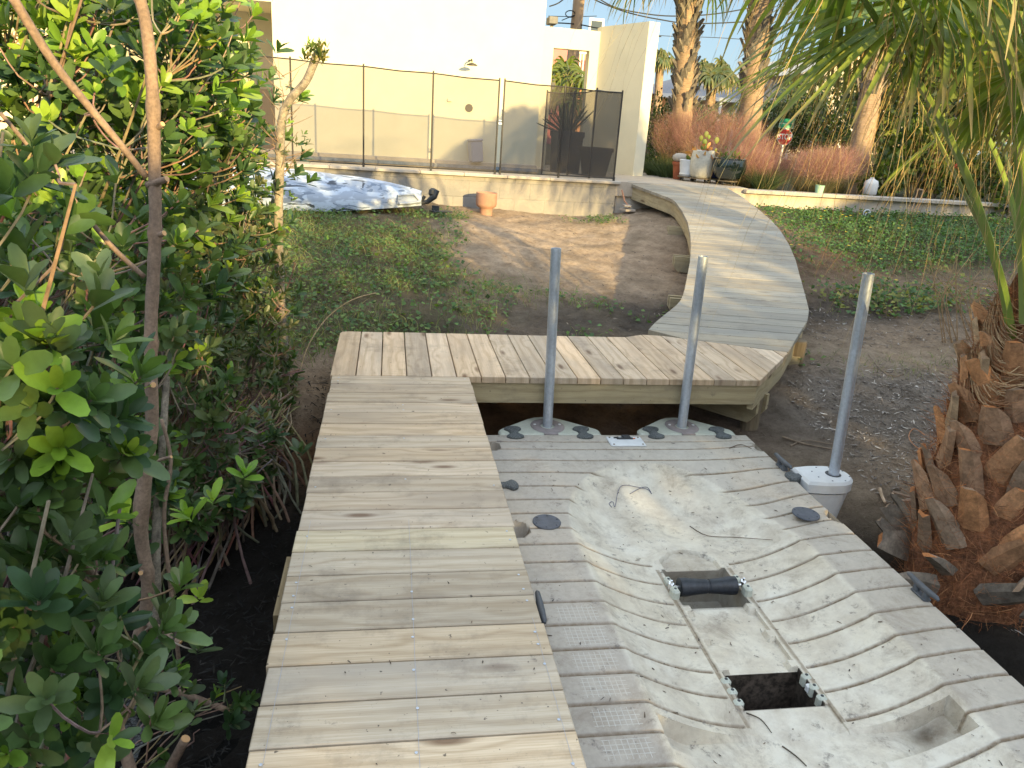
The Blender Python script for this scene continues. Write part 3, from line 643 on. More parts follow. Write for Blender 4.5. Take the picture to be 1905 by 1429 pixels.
# fascia boards following the edges
def fascia(PL, side, h=.16, inset=.022, name='fascia_board', m=M_FASCIA, seg=None):
    b = MB(); n = len(PL); L = 0; P = [Vector(p) for p in PL]; off = []
    for i, p in enumerate(P):
        d = (P[min(i+1, n-1)]-P[max(i-1, 0)]).to_2d().normalized(); nv = Vector((-d.y, d.x))*side
        off.append((p.to_2d()-nv*inset, p.to_2d()-nv*(inset+.038)))
    rings = []
    for i, (a, c) in enumerate(off):
        if i: L += (P[i]-P[i-1]).length
        z = P[i].z-.038
        rings.append([b.V((a.x, a.y, z), (L, 0, 5)), b.V((a.x, a.y, z-h), (L, h, 5)), b.V((c.x, c.y, z-h), (L, h, 5)), b.V((c.x, c.y, z), (L, 0, 5))])
    for r0, r1 in zip(rings, rings[1:]):
        for k in range(4):
            j = (k+1) % 4; b.F(*([r0[k], r1[k], r1[j], r0[j]] if side < 0 else [r0[k], r0[j], r1[j], r1[k]]))
    b.F(*rings[0][::-side]); b.F(*rings[-1][::side]); return BP(name, b, m)
def dens(PL, zf):
    out = []
    for p, q in zip(PL, PL[1:]):
        for i in range(4): t_ = i/4; out.append((p[0]+(q[0]-p[0])*t_, p[1]+(q[1]-p[1])*t_))
    out.append(PL[-1][:2]); return [(x, y, zf((x, y))) for x, y in out]
zr = lambda p: rz_(st(p)[0])
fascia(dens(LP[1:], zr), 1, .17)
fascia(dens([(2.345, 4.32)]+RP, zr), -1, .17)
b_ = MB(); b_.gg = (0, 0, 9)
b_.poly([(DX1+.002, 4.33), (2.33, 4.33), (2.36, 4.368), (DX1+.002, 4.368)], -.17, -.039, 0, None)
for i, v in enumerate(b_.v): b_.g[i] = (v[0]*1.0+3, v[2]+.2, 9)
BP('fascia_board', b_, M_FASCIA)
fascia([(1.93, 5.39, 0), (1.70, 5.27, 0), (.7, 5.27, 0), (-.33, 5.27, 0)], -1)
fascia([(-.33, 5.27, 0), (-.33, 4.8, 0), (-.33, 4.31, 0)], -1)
def beam(c, L, rz, h=.17, pair=.12):
    for sg in (-1, 1):
        b = MB(); d = Vector((math.cos(rz), math.sin(rz))); nv = Vector((-d.y, d.x)); o = Vector(c[:2])+nv*sg*pair/2
        pr = [(-L/2, 0), (-L/2, -h*.6), (-L/2+.05, -h), (L/2-.05, -h), (L/2, -h*.6), (L/2, 0)]
        A = [[b.V((o.x+d.x*u+nv.x*e, o.y+d.y*u+nv.y*e, c[2]+v), (u+3, v+.2, sg)) for u, v in pr] for e in (-.019, .019)]
        b.F(*A[0]); b.F(*A[1][::-1])
        for i in range(6): j = (i+1) % 6; b.F(A[0][i], A[1][i], A[1][j], A[0][j])
        BP('support_beam', b, M_FASCIA)
def piling(x, y, zt, r=.075):
    b = MB(); b.lathe([(r, float(ground_z(x, y))-.25), (r, zt-.01), (r*.93, zt)], (x, y, 0), 16); BP('piling', b, M_POST)
beam((2.20, 4.90, -.19), .95, R(-50), .18, .15); 
piling(2.475, 4.615, -.15, .062); piling(.7, 5.0, -.2); piling(-.15, 4.9, -.2); piling(-.2, 3.2, -.06); piling(-.2, 1.6, -.06)
for s, ov in ((6.02, .10), (7.2, .10), (8.6, .12), (9.9, .10)):
    tl, tr = interp(LP, s), interp(RP, s); q = s*RN+(tl+tr)/2*RT; z = rz_(s)-.21
    beam((q[0]-.07*RT[0], q[1]-.07*RT[1], z), (tr-tl)+.04+ov, -RA)
    for tt in (tl+.18, tr-.02): q2 = s*RN+tt*RT; piling(q2[0], q2[1], z+.12)
b_ = MB(); b_.cc = (.6, .55, .5); b_.poly([(DX0-.028, 2.10), (DX0+.01, 2.10), (DX0+.01, 2.44), (DX0-.028, 2.44)], -.23, -.05, 0, lambda p: (p[1], p[0], 7)); BP('side_block', b_, M_FASCIA)

# ================================================================== FLOATING DOCK
fd = thing('floating_dock', 'cream moulded plastic drive-on float with a hollowed cradle and roller, beside the boardwalk', 'floating dock', (1.385, 2.4, -.3))
UC, DZ = 1.385, -.30
YL = [4.03, 3.92, 3.77, 3.616, 3.457, 3.31, 3.17, 3.03, 2.89, 2.745, 2.60, 2.46, 2.32, 2.18, 2.05, 1.91, 1.78, 1.65, 1.51, 1.37, 1.23, 1.09, .95]
xs = sorted(set(np.round(np.concatenate([np.arange(-.83, .8301, .0105), np.array([-.82, .82, -.151, .151, -.149, .149, -.17, -.168, .168, .17, -.183, .183])]), 4)))
yy = [4.14, 4.135, 4.13]
for q in YL: yy += [q-.011, q-.006, q-.003, q, q+.003, q+.006, q+.011]
yy += list(np.arange(.8, 4.12, .013)); yy += [2.86, 2.858, 2.60-.016, 2.60-.018, 2.17, 2.168, 1.99, 1.988, 1.875, 1.865, 1.72, 1.715]
yy = np.array(sorted(set(np.round(yy, 4)))); yy = yy[np.concatenate([[True], np.diff(yy) > .0012])]
DU, DV = np.meshgrid(np.array(xs), yy)
au = np.abs(DU)
def sst(a, lo, hi): t = np.clip((a-lo)/(hi-lo), 0, 1); return t*t*(3-2*t)
s_ = np.clip((.545-au)/.375, 0, 1); trough = -.122*(1-(1-s_)**1.55)*sst(s_, -.02, .10)
shoulder = -.012*sst(.60-au, 0, .06)*sst(DV, .9, 1.)
r_ = np.sqrt((DU/.545)**2+((DV-2.95)/.80)**2); sb = np.clip(1-r_, 0, 1); bowl = -.122*(1-(1-np.clip(sb*1.9, 0, 1))**1.9)
Z = np.where(DV < 2.95, trough, bowl)
r2 = np.sqrt(((DU-.28)/.62)**2+((DV-3.25)/.50)**2); Z = np.minimum(Z, -.05*sst(1-r2, 0, .7)*(DU > .05)-0*Z)
# grooves
gr = np.zeros_like(Z); gd = np.full_like(Z, 9.)
for i, q in enumerate(YL):
    yq = q
    d = np.abs(DV-yq+ (.0 if q > 3 else 0)); act = np.ones_like(Z)
    if q > 2.95 and q < 3.9: act = 1-sst(-(r_-1.0), -.02, .10)
    if q < 2.95: act = 1-(au < .185)*1.
    if q in (1.78,): act = (au > .5)*1.
    g1 = np.clip(1-d/.009, 0, 1)*act; gr = np.maximum(gr, g1)
Z = Z-.011*gr
# ridge lip just behind each groove gives the stepped slats
# channel in the middle
inch = (au < .17)&(DV < 2.60)&(DV > 1.99)
Z = np.where(inch, -.137, Z); Z = np.where((au < .17)&(DV <= 2.60)&(DV >= 1.99)&(au > .15), -.120, Z)
for (u0, v0) in ((-.15, 2.56), (.15, 2.56), (-.15, 2.38), (.15, 2.38), (.15, 2.2), (-.15, 2.2)):
    Z = np.maximum(Z, np.where((np.abs(DU-u0) < .03)&(np.abs(DV-v0) < .022)&inch, -.116, -9))
arch = (au < .135)&(DV >= 2.86)&(DV < 3.02-.9*au**1.5*0-.10*(au/.135)**2); Z = np.where(arch, -.135, Z)
rise = (DV < 1.865)&(DV > 1.72)&(au < .52); Z = np.where(rise, np.minimum(Z, -.132+.05*sst(au, .40, .52)), Z)
Z = np.where((DV <= 1.72)&(DV > .8)&(au < .20), -.132, Z); Z = np.where((DV < 1.99)&(DV > 1.86)&(au < .17), -.128, Z)
op1 = (au < .150)&(DV > 2.585)&(DV < 2.859); op2 = (au < .150)&(DV > 1.989)&(DV < 2.169)
Z = np.where(op1|op2, -.30, Z)
Z = Z-.0015*(fbm(DU, DV, 9, 40)-.5)
SHY = .03*sst(DU, .5, .8)*sst(4.1-DV, 0, .15)+.012*sst(au, .3, .6)*sst(4.1-DV, 0, .15)
# notches moulded into the rim
notch = np.zeros_like(Z)
for (u0, v0, rr) in ((-.80, 3.96, .052), (-.80, 3.02, .06), (.845, 3.90, .055), (.845, 3.06, .06)):
    notch = np.maximum(notch, np.clip((rr-np.sqrt((DU-u0)**2+((DV-v0)*.85)**2))/.022, 0, 1))
Z = Z-.10*notch**.6*np.where(Z > -.09, 1, .3)
edge = np.minimum(np.minimum(.83-au, 4.14-DV), DV-.8); Z = Z-.012*np.clip(1-edge/.012, 0, 1)**2
strip = np.clip(sst(au, .535, .56)+(DV > 3)*(1-sst(sb, -.005, .015))*1., 0, 1)*np.where(DV > 1.2, 1, 1)
strip = np.clip(strip, 0, 1)*np.where(DU > .0, .80, 1.)
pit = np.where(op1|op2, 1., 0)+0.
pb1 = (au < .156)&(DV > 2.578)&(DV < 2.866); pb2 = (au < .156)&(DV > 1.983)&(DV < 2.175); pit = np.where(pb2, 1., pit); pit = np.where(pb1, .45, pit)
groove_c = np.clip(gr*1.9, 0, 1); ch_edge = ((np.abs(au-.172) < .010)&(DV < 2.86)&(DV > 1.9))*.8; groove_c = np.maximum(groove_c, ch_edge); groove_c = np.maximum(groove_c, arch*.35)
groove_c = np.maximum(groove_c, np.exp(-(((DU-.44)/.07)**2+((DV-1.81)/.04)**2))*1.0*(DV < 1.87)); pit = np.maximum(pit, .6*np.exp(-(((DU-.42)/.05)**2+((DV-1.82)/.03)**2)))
pad = (((DU > -.745)&(DU < -.585)&(DV < 2.45)) & (gr < .05)).astype(float)
_near = np.min(np.abs(DV[..., None]-np.array(YL)), -1); pad *= (_near > .022)
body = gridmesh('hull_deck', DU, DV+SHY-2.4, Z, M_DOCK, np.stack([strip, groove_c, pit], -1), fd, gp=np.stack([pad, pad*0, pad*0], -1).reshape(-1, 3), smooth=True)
body.data.set_sharp_from_angle(angle=R(38))
b_ = MB(); b_.cc = (0, .25, 0)
q = [(-.83, -1.6), (.83, -1.6), (.83, 1.74), (-.83, 1.74)]
for i in range(4):
    a, c = q[i], q[(i+1) % 4]; n = 16
    for k in range(n):
        u0, u1 = k/n, (k+1)/n
        f = lambda u, z, o=0: (a[0]+(c[0]-a[0])*u, a[1]+(c[1]-a[1])*u, z)
        b_.F(b_.V(f(u0, -.40)), b_.V(f(u1, -.40)), b_.V(f(u1, -.013)), b_.V(f(u0, -.013)))
b_.build('hull_side', M_DOCK, fd)
def FDP(n, b, m, **k): return b.build(n, m, fd, **k)
def local(x, y, z=0): return (x-UC, y-2.4, z)
for (x, y) in ((.738, 3.09), (2.06, 3.125)):
    b = MB(); c = local(x, y, -.001); b.lathe([(.066, 0), (.066, .006), (.062, .008), (.058, .007), (0, .008)], c, 40, 1, 1.05)
    for k in range(6): b.lathe([(.004, .008), (.004, .0105)], (c[0]+.054*math.cos(k*1.047+.3), c[1]+.054*math.sin(k*1.047+.3), c[2]), 6)
    o = FDP('access_cap', b, [M_GREYP], ang=30)
def cleat(x, y, rz):
    b = MB(); M3 = Matrix.Rotation(rz, 3, 'Z'); c = Vector(local(x, y, 0))
    b.tube([c+M3 @ Vector(p) for p in ((-.098, 0, .042), (-.085, 0, .046), (-.03, 0, .040), (.03, 0, .040), (.085, 0, .046), (.098, 0, .042))], [.006, .010, .014, .014, .010, .006], 10)
    for s in (-1, 1): b.tube([c+M3 @ Vector((s*.03, 0, 0)), c+M3 @ Vector((s*.03, 0, .04))], [.018, .012], 10)
    b.box(c+Vector((0, 0, .004)), (.09, .035, .010), rz, .003); FDP('mooring_cleat', b, mat('cleat_nylon', (.085, .092, .105), .6, noise=(40, .8, 1.2)), ang=50)
cleat(2.205, 3.66, R(90)); cleat(2.195, 2.43, R(90)); cleat(.575, 2.385, R(88))
def dogbone(x, y, rz, par=fd, nm='coupler'):
    b = MB(); pts = []; n = 44; M2 = Matrix.Rotation(rz, 2)
    for k in range(n):
        a = 2*math.pi*k/n; u = math.cos(a); v = math.sin(a); yy_ = .088*math.copysign(abs(v)**.75, v); wd = .026+.036*sst(np.array(abs(yy_)), .018, .062)
        pts.append(M2 @ Vector((math.copysign(abs(u)**.8, u)*wd*1.0, yy_)))
    c = Vector(local(x, y)); P = [(c.x+p.x, c.y+p.y) for p in pts]
    b.poly(P, -.05, .016, .007); b.lathe([(.012, .0162), (.010, .0166), (0, .0166)], (c.x, c.y, 0), 12); return FDP(nm, b, M_SPECK)
for x in (.745, 1.167, 1.612, 2.045): dogbone(x, 4.155, 0)
dogbone(2.255, 3.535, R(90)); dogbone(.575, 3.465, R(90))
# rim latch plate
b = MB(); c = local(1.398, 4.022, .001); b.box((c[0], c[1], .004), (.215, .135, .010), 0, .004); FDP('latch_plate', b, M_WHITEP)
b = MB(); b.box((c[0], c[1]+.03, .013), (.10, .016, .008), 0, .002); b.box((c[0]+.012, c[1]+.045, .016), (.05, .04, .014), 0, .003); b.box((c[0]-.05, c[1]+.045, .012), (.03, .006, .006), .3); FDP('latch', b, M_BLACKP)
b = MB(); b.box((c[0]+.055, c[1]+.03, .012), (.022, .007, .006), .2, .002); FDP('latch_tab', b, mat('orange_plastic', (.6, .16, .05), .6))
for sx in (-1, 1):
    for sy in (-1, 1): b = MB(); b.lathe([(.006, .0), (.006, .0115)], (c[0]+sx*.088, c[1]+sy*.05, 0), 8); FDP('latch_bolt', b, M_POST)
# roller with axle and brackets
b = MB(); y0, z0 = 2.70-2.4, -.108; n = 28
prof = [(-.132, .030), (-.128, .040), (-.10, .0405), (-.05, .0345), (-.006, .0315), (-.004, .0285), (.004, .0285), (.006, .0315), (.05, .0345), (.10, .0405), (.128, .040), (.132, .030)]
rings = [[b.V((u, y0+r_*math.cos(k*2*math.pi/n), z0+r_*math.sin(k*2*math.pi/n))) for k in range(n)] for u, r_ in prof]
for r0, r1 in zip(rings, rings[1:]):
    for k in range(n): j = (k+1) % n; b.F(r0[k], r0[j], r1[j], r1[k])
b.F(*rings[0][::-1]); b.F(*rings[-1]); rl = FDP('roller', b, mat('black_rubber', (.018, .021, .028), .45, noise=(60, .6, 1.8)), ang=40)
b = MB(); b.tube([(-.176, y0, z0), (.176, y0, z0)], .0085, 12)
for s in (-1, 1):
    b.lathe([(.012, -.012), (.012, .012)], (s*.166, y0, z0+.008), 12); b.tube([(s*.166, y0-.018, z0+.013), (s*.166, y0+.018, z0+.013)], .008, 8); b.tube([(s*.166, y0, z0), (s*.166, y0, z0+.035)], .005, 8)
b.build('axle', M_CHROME, rl, ang=40)
for s in (-1, 1):
    for (xx, yv, zv, dm) in ((.165, 2.655, -.108, (.034, .05, .05)), (.160, 2.75, -.118, (.03, .05, .04)), (.158, 2.13, -.138, (.036, .032, .05)), (.158, 2.075, -.138, (.036, .032, .05)), (.158, 2.02, -.138, (.036, .032, .05))):
        b = MB(); b.box((s*xx, yv-2.4, zv), dm, 0, .008); so = FDP('roller_socket', b, M_BRACK); b = MB(); b.lathe([(.006, 0), (.006, .0015), (0, .0015)], (s*xx, yv-2.4, zv+dm[2]/2), 10); b.build('socket_hole', M_BLACKP, so)
b = MB(); b.box((.10, 2.08-2.4, -.28), (.012, .16, .012), .9); b.box((.02, 2.13-2.4, -.28), (.15, .012, .012), .1); b.box((.15, 2.085-2.4, -.135), (.03, .022, .03), 0, .004); FDP('pit_frame', b, M_WHITEP)

# pile brackets and poles
def pile_bracket(x, y, rz, label, kind=0):
    t = thing('pile_bracket', label, 'pile bracket', (x, y, DZ), rz, 'pile brackets around the float')
    b = MB()
    if kind == 0:
        P = [(.312, -.125), (.314, -.07), (.305, -.045), (.28, -.02), (.11, .125), (.06, .155), (0, .165), (-.06, .155), (-.11, .125), (-.28, -.02), (-.305, -.045), (-.314, -.07), (-.312, -.125)]
        b.poly(P, -.16, .0, .010); b.build('float_body', M_BRACK, t)
        b = MB(); n = 40; ro, ri = .105, .043
        zz = [(ri, -.02), (ri, .004), (ri+.01, .008), (ro-.012, .008), (ro, .002)]
        rg = [[b.V((r_*math.cos(k*2*math.pi/n), r_*math.sin(k*2*math.pi/n)*1.12+.0, z)) for k in range(n)] for r_, z in zz]
        for r0, r1 in zip(rg, rg[1:]):
            for k in range(n): j = (k+1) % n; b.F(r0[k], r1[k], r1[j], r0[j])
        b.box((0, -.118, .000), (.085, .03, .012), 0, .003); b.build('collar', M_COLLAR, t, ang=40)
        b = MB(); b.lathe([(.044, -.018), (0, -.018)], (0, 0, 0), 24); b.build('pole_socket', M_BLACKP, t)
        b = MB()
        for s in (-1, 1): b = MB(); b.lathe([(.009, .008), (.009, .0105), (0, .0105)], (s*.078, .01, 0), 10); b.build('collar_bolt', M_WHITEP, t)
    else:
        P = [(-.155, -.10), (-.06, -.117), (-.01, -.119)]+[(.03+.118*math.sin(a), -.118*math.cos(a)) for a in np.linspace(.1, math.pi-.1, 15)]+[(-.01, .119), (-.06, .117), (-.155, .10)]
        b.poly(P, -.04, .022, .014)
        n = len(P); lo = [b.V((p[0]*.93, p[1]*.9, -.05)) for p in P]; l2 = [b.V((p[0]*.62, p[1]*.62, -.30)) for p in P]
        for i in range(n): j = (i+1) % n; b.F(l2[i], l2[j], lo[j], lo[i])
        b.F(*l2[::-1]); b.build('float_body', M_WHITEP, t, ang=35)
        b = MB(); b.lathe([(.043, .0225), (.041, .024), (0, .0235)], (.045, 0, 0), 28); b.build('pole_socket', M_BLACKP, t)
        b = MB()
        for a in range(8): b = MB(); b.lathe([(.0045, .022), (.0045, .0235), (0, .0235)], (.03+.10*math.cos(a*.785+.4), .092*math.sin(a*.785+.4), 0), 8); b.build('rivet', M_GREYP, t)
def pole(base, top, label, r=.0295):
    b = MB(); p, q = Vector(base), Vector(top); q2 = p+(q-p)*1.0; t = (q-p).normalized(); low = p-t*.55
    b.tube([low, p, q2], r, 20, cap=False); b.tube([q2, q2-t*.25], r-.004, 20, cap=False)
    # pipe lip
    a = t.cross(Vector((0, 1, 0))).normalized(); c = t.cross(a); n = 20
    o = [b.V(q2+(a*math.cos(k*2*math.pi/n)+c*math.sin(k*2*math.pi/n))*r) for k in range(n)]; i_ = [b.V(q2+(a*math.cos(k*2*math.pi/n)+c*math.sin(k*2*math.pi/n))*(r-.004)) for k in range(n)]
    for k in range(n): j = (k+1) % n; b.F(o[k], o[j], i_[j], i_[k])
    ob = b.build('steel_pole', M_GALV, ang=50); tag(ob, label, 'steel pole', 'galvanised poles holding the float')
pb = [aty(1018.5, 792, 4.268), aty(1268.5, 792, 4.268), Vector((2.44, 3.525, -.28))]
pole(pb[0], aty(1034.5, 462, 4.268), 'galvanised pole before the landing, nearest the corner of the straight deck')
pole(pb[1], aty(1308.5, 477, 4.268), 'galvanised pole before the landing whose tip stands against the grey ramp')
pole(pb[2], aty(1616, 509, 3.525), 'leaning galvanised pole rising from the white side bracket, bare ground behind', .0285)
pile_bracket(pb[0].x, 4.268, 0, 'triangular pile bracket with round grey collar, the one next to the straight deck')
pile_bracket(pb[1].x, 4.268, 0, 'triangular pile bracket with round grey collar, the one near the wooden piling')
pile_bracket(2.395, 3.53, 0, 'bluish white rounded pile bracket on the side of the float toward the palm', 1)

# ================================================================== KAYAK, PLANTER
ky = thing('kayak', 'overturned blue, white and grey camouflage kayak lying on the grass below the pool wall', 'kayak', (-1.3, 10.15, .25), R(-1))
n = 40; b = MB(); XS = np.linspace(-1.9, 1.70, 44); rings = []
for i, x in enumerate(XS):
    e = (x+1.9)/3.6; w_ = .40*(1-((max(0, e-.45))/.55)**2.3*.80)*(1-max(0, .12-e)/.12*.5); h = .46*(1-((max(0, e-.5))/.5)**2.2*.62)
    z0 = .02+.10*max(0, e-.7)/.3
    prof = [(-1, 0), (-1.02, .12), (-.98, .34), (-.90, .52), (-.70, .70), (-.66, .66), (-.60, .665), (-.56, .74), (-.36, .88), (-.32, .84), (-.26, .845), (-.22, .92), (0, 1.), (.22, .92), (.26, .845), (.32, .84), (.36, .88), (.56, .74), (.60, .665), (.66, .66), (.70, .70), (.90, .52), (.98, .34), (1.02, .12), (1, 0)]
    rings.append([b.V((x, u*w_, z0+v*h)) for u, v in prof])
for r0, r1 in zip(rings, rings[1:]):
    for k in range(len(r0)-1): b.F(r0[k], r1[k], r1[k+1], r0[k+1])
b.F(*rings[0]); b.F(*rings[-1][::-1]); o = b.build('hull', M_CAMO, ky, ang=28)
b = MB(); b.tube([(1.42, -.19, .14), (1.55, -.155, .15), (1.68, -.10, .17)], .018, 8); b.tube([(1.40, -.20, .14), (1.40, -.19, .24), (1.60, -.12, .26), (1.68, -.09, .17)], .014, 8); b.build('side_handle', mat('pale_grey_plastic', (.32, .36, .42), .4), ky, ang=50)
b = MB(); b.tube([(1.66, -.06, .14), (1.78, -.05, .17), (1.86, -.05, .24), (1.90, -.05, .32)], [.02, .03, .045, .03], 8); b.lathe([(.03, -.04), (.055, 0), (.045, .05), (.02, .07)], (1.84, -.03, .27), 10); b.tube([(1.74, -.06, .24), (1.70, -.06, .17)], .022, 8)
b.box((1.95, -.08, .06), (.26, .16, .02), .4, .004); b.box((1.88, -.10, .09), (.10, .02, .08), -.5, .003); b.build('rudder', M_BLACKP, ky)
pl = thing('planter', 'terracotta pot with a narrower foot standing on the sand against the block wall', 'planter', (1.285, 10.48, float(ground_z(1.285, 10.48))-.02))
b = MB(); b.lathe([(.098, 0), (.10, .10), (.105, .11), (.15, .14), (.163, .17), (.165, .34), (.160, .345), (.150, .34), (.148, .26), (0, .25)], (0, 0, 0), 40); b.build('bowl', M_TERRA, pl, ang=35)
b = MB(); b.lathe([(.146, .275), (0, .285)], (0, 0, 0), 24); b.build('soil_fill', M_FIBCORE, pl); pl.scale = (.86, .86, .88)
b = MB(); b.box((3.32, 10.68, .38), (.16, .20, .03), .2, .004); b.box((3.30, 10.66, .44), (.10, .16, .025), -.1, .004); tag(b.build('timber_offcuts', mat('pale_timber', (.42, .36, .30), .8)), 'stacked pale timber offcuts at the foot of the wall corner under the walkway', 'timber')
b = MB(); b.tube([(3.24, 10.78, .64), (3.27, 10.70, .50), (3.33, 10.62, .42)], .012, 6); tag(b.build('bent_pipe', mat('rusty_pipe', (.40, .20, .12), .7)), 'thin rusty bent pipe leaning on the wall corner beside the walkway', 'pipe')

def smoothpath(P, k=5):
    P = [Vector(p) for p in P]; out = []
    for i in range(len(P)-1):
        p0, p1, p2, p3 = P[max(i-1, 0)], P[i], P[i+1], P[min(i+2, len(P)-1)]
        for j in range(k):
            t_ = j/k; out.append(.5*((2*p1)+(-p0+p2)*t_+(2*p0-5*p1+4*p2-p3)*t_*t_+(-p0+3*p1-3*p2+p3)*t_**3))
    out.append(P[-1]); return out
# ================================================================== MANGROVES
LG = [(.060, .115, .034), (.078, .14, .042), (.105, .17, .05), (.045, .092, .040), (.085, .13, .055)]
LY = [(.20, .33, .04), (.27, .38, .05), (.16, .29, .04)]
LO = [(.085, .12, .045), (.11, .14, .055), (.065, .10, .045), (.14, .15, .065)]
def rosettes(tips, dirs, L, W, cols, nl=(5, 9)):
    """leaf arrays for whorls at the twig tips"""
    P, D, N, LL, WW, C = [], [], [], [], [], []
    for p, d in zip(tips, dirs):
        d = Vector(d).normalized(); a = d.orthogonal().normalized(); b = d.cross(a); n = random.randint(*nl); col = random.choice(cols); ph = random.random()*6.28
        yg = random.random() < .08
        for k in range(n):
            th = ph+k*2.4; op = .35+.75*(k/n)+random.uniform(-.1, .1); r_ = a*math.cos(th)+b*math.sin(th)
            dd = d*math.cos(op)+r_*math.sin(op)+Vector((0, 0, -.05)); s = random.uniform(.6, 1.15)*(1-.25*(1-k/n))
            P.append(Vector(p)-d*(.035*k/n)); D.append(dd); N.append(d*math.sin(op)-r_*math.cos(op)+Vector((random.gauss(0, .25), random.gauss(0, .25), random.gauss(0, .25)))); LL.append(L*s); WW.append(W*s*random.uniform(.85, 1.15))
            c0 = col if not (yg and k < 4) else random.choice(LY); j = random.uniform(.75, 1.3); C.append([min(1, q*j) for q in c0])
    return np.array(P), np.array(D), np.array(N), np.array(LL), np.array(WW), np.array(C)
def shrub(name, label, blobs, L, W, cols, ntips, nstem, root, group='mangrove shrubs left of the boardwalk', spread=.35, simple=False, stemr=.008, twigc=(1, 1, 1)):
    """blobs: list of (centre, radii); tips scattered in them, mostly near the surface; stems climb from the mud"""
    t = thing(name, label, 'shrub', (root[0], root[1], float(ground_z(root[0], root[1]))), 0, group); O = t.location
    wts = np.array([b[1][0]*b[1][1]*b[1][2] for b in blobs])**.7; wts /= wts.sum(); tips, dirs = [], []
    for _ in range(ntips):
        c, r_ = blobs[np.searchsorted(np.cumsum(wts), random.random()*.9999)]
        d = Vector((random.gauss(0, 1), random.gauss(0, 1), random.gauss(0, 1))).normalized(); k = random.random()**.45
        p = Vector((c[0]+d.x*r_[0]*k, c[1]+d.y*r_[1]*k, c[2]+d.z*r_[2]*k))
        if p.z < -.7: p.z = -.7+random.random()*.2
        if -.42 < p.x < 2.5 and .3 < p.y < 5.2 and p.z < .4: continue
        tips.append(p-O); dirs.append(Vector((d.x*.7, d.y*.7-.15, d.z*.5+.75)))
    m = MB(); stems = []
    for i in range(nstem):
        c, r_ = blobs[random.randrange(len(blobs))]; a = random.random()*6.28; q = spread*random.random()
        b0 = Vector((root[0]+math.cos(a)*q, root[1]+math.sin(a)*q, 0)); b0.z = float(ground_z(b0.x, b0.y))-.05
        e = Vector((c[0]+random.uniform(-.75, .75)*r_[0], c[1]+random.uniform(-.75, .75)*r_[1], c[2]+random.uniform(-.1, .7)*r_[2])); n = 7; P = []
        wx, wy = random.gauss(0, .05), random.gauss(0, .05)
        for k in range(n): u = k/(n-1); P.append(b0.lerp(e, u)+Vector((wx*math.sin(u*5), wy*math.sin(u*4+1), .1*math.sin(u*3.14)))+Vector((random.gauss(0, .008), random.gauss(0, .008), 0)))
        P = [p-O for p in P]; stems.append(P); m.cc = tuple(q*random.uniform(.7, 1.3) for q in twigc); m.tube(P, [stemr*random.uniform(.8, 1.4)*(1-.6*k/(n-1)) for k in range(n)], 6)
    pts = [p for P in stems for p in P[2:]]; A = np.array([tuple(p) for p in pts])
    for p in tips:
        if random.random() < .6:
            d = A-np.array(p); d2 = (d**2).sum(1)+(d[:, 2] > -.03)*.3; q = pts[int(np.argmin(d2))]
            if (q-p).length < .42: m.cc = tuple(q_*random.uniform(.8, 1.3) for q_ in twigc); m.tube(smoothpath([q, q.lerp(p, .35)+Vector((random.gauss(0, .015), random.gauss(0, .015), -.015)), q.lerp(p, .75)+Vector((0, 0, -.02)), p], 2), .003, 4, cap=False)
    m.build('stems', M_TWIG, t)
    leaves('foliage', *rosettes(tips, dirs, L, W, cols), M_LEAF, t, simple=simple)
    return t
def B(x, y, Y, rx, ry=None, rz=None): p = aty(x, y, Y); return ((p.x, p.y, p.z), (rx, ry or rx, rz or rx))
shrub('mangrove_shrub', 'glossy dark green mangrove leaves filling the bottom left corner, nearest the camera', [B(60, 1230, 1.5, .26, .3, .25), B(210, 1180, 1.75, .22, .25, .25), B(-20, 1000, 1.6, .25), B(240, 1340, 1.55, .10, .2, .14)], .105, .042, LG, 120, 14, (-1.0, 1.35))
shrub('mangrove_shrub', 'mangrove with big bright leaves at the left edge, halfway up the photo', [B(60, 660, 1.65, .22, .25, .22), B(150, 780, 1.8, .20, .2, .16), B(10, 860, 1.7, .2, .2, .2), B(20, 330, 1.7, .14, .15, .16)], .115, .047, LG+LY[:1], 100, 12, (-1.25, 1.7))
shrub('mangrove_shrub', 'mangrove behind the tall smooth trunk, broad leaves around its middle', [B(190, 520, 2.9, .48, .35, .42), B(80, 900, 2.6, .42, .3, .4), B(220, 860, 2.7, .2, .2, .3)], .10, .042, LG, 270, 22, (-1.7, 3.0))
shrub('mangrove_shrub', 'tall sunlit mangrove crown above and left of the smooth trunk', [B(90, 120, 3.3, .75, .5, .45), B(230, 60, 3.4, .55, .5, .5), B(60, 330, 3.2, .7, .4, .4)], .10, .043, LG+LY, 420, 26, (-2.1, 3.4))
shrub('mangrove_shrub', 'rounded mangrove crown whose right edge overlaps the porch of the house', [B(305, 80, 4.0, .44, .5, .55), B(375, 230, 4.1, .28, .4, .38), B(285, 330, 4.0, .50, .4, .5), B(405, 130, 4.2, .15, .3, .22)], .10, .043, LG+LY[:2], 430, 26, (-1.9, 4.2))
shrub('mangrove_shrub', 'bushy mangrove between the round crown and the slender speckled tree, kayak behind', [B(410, 330, 5.0, .36, .4, .4), B(440, 270, 5.3, .18, .3, .32), B(380, 450, 4.8, .5, .4, .35)], .085, .037, LG+LO, 300, 20, (-1.5, 5.1))
shrub('mangrove_shrub', 'thin olive leaved mangrove thicket beside the far end of the straight deck', [B(470, 560, 4.7, .26, .3, .42), B(430, 720, 4.5, .30, .3, .35), B(520, 680, 4.9, .14, .2, .34), B(350, 640, 4.3, .36, .3, .45)], .075, .026, LO+LG[:1], 330, 46, (-1.25, 4.6), spread=.6, stemr=.007)
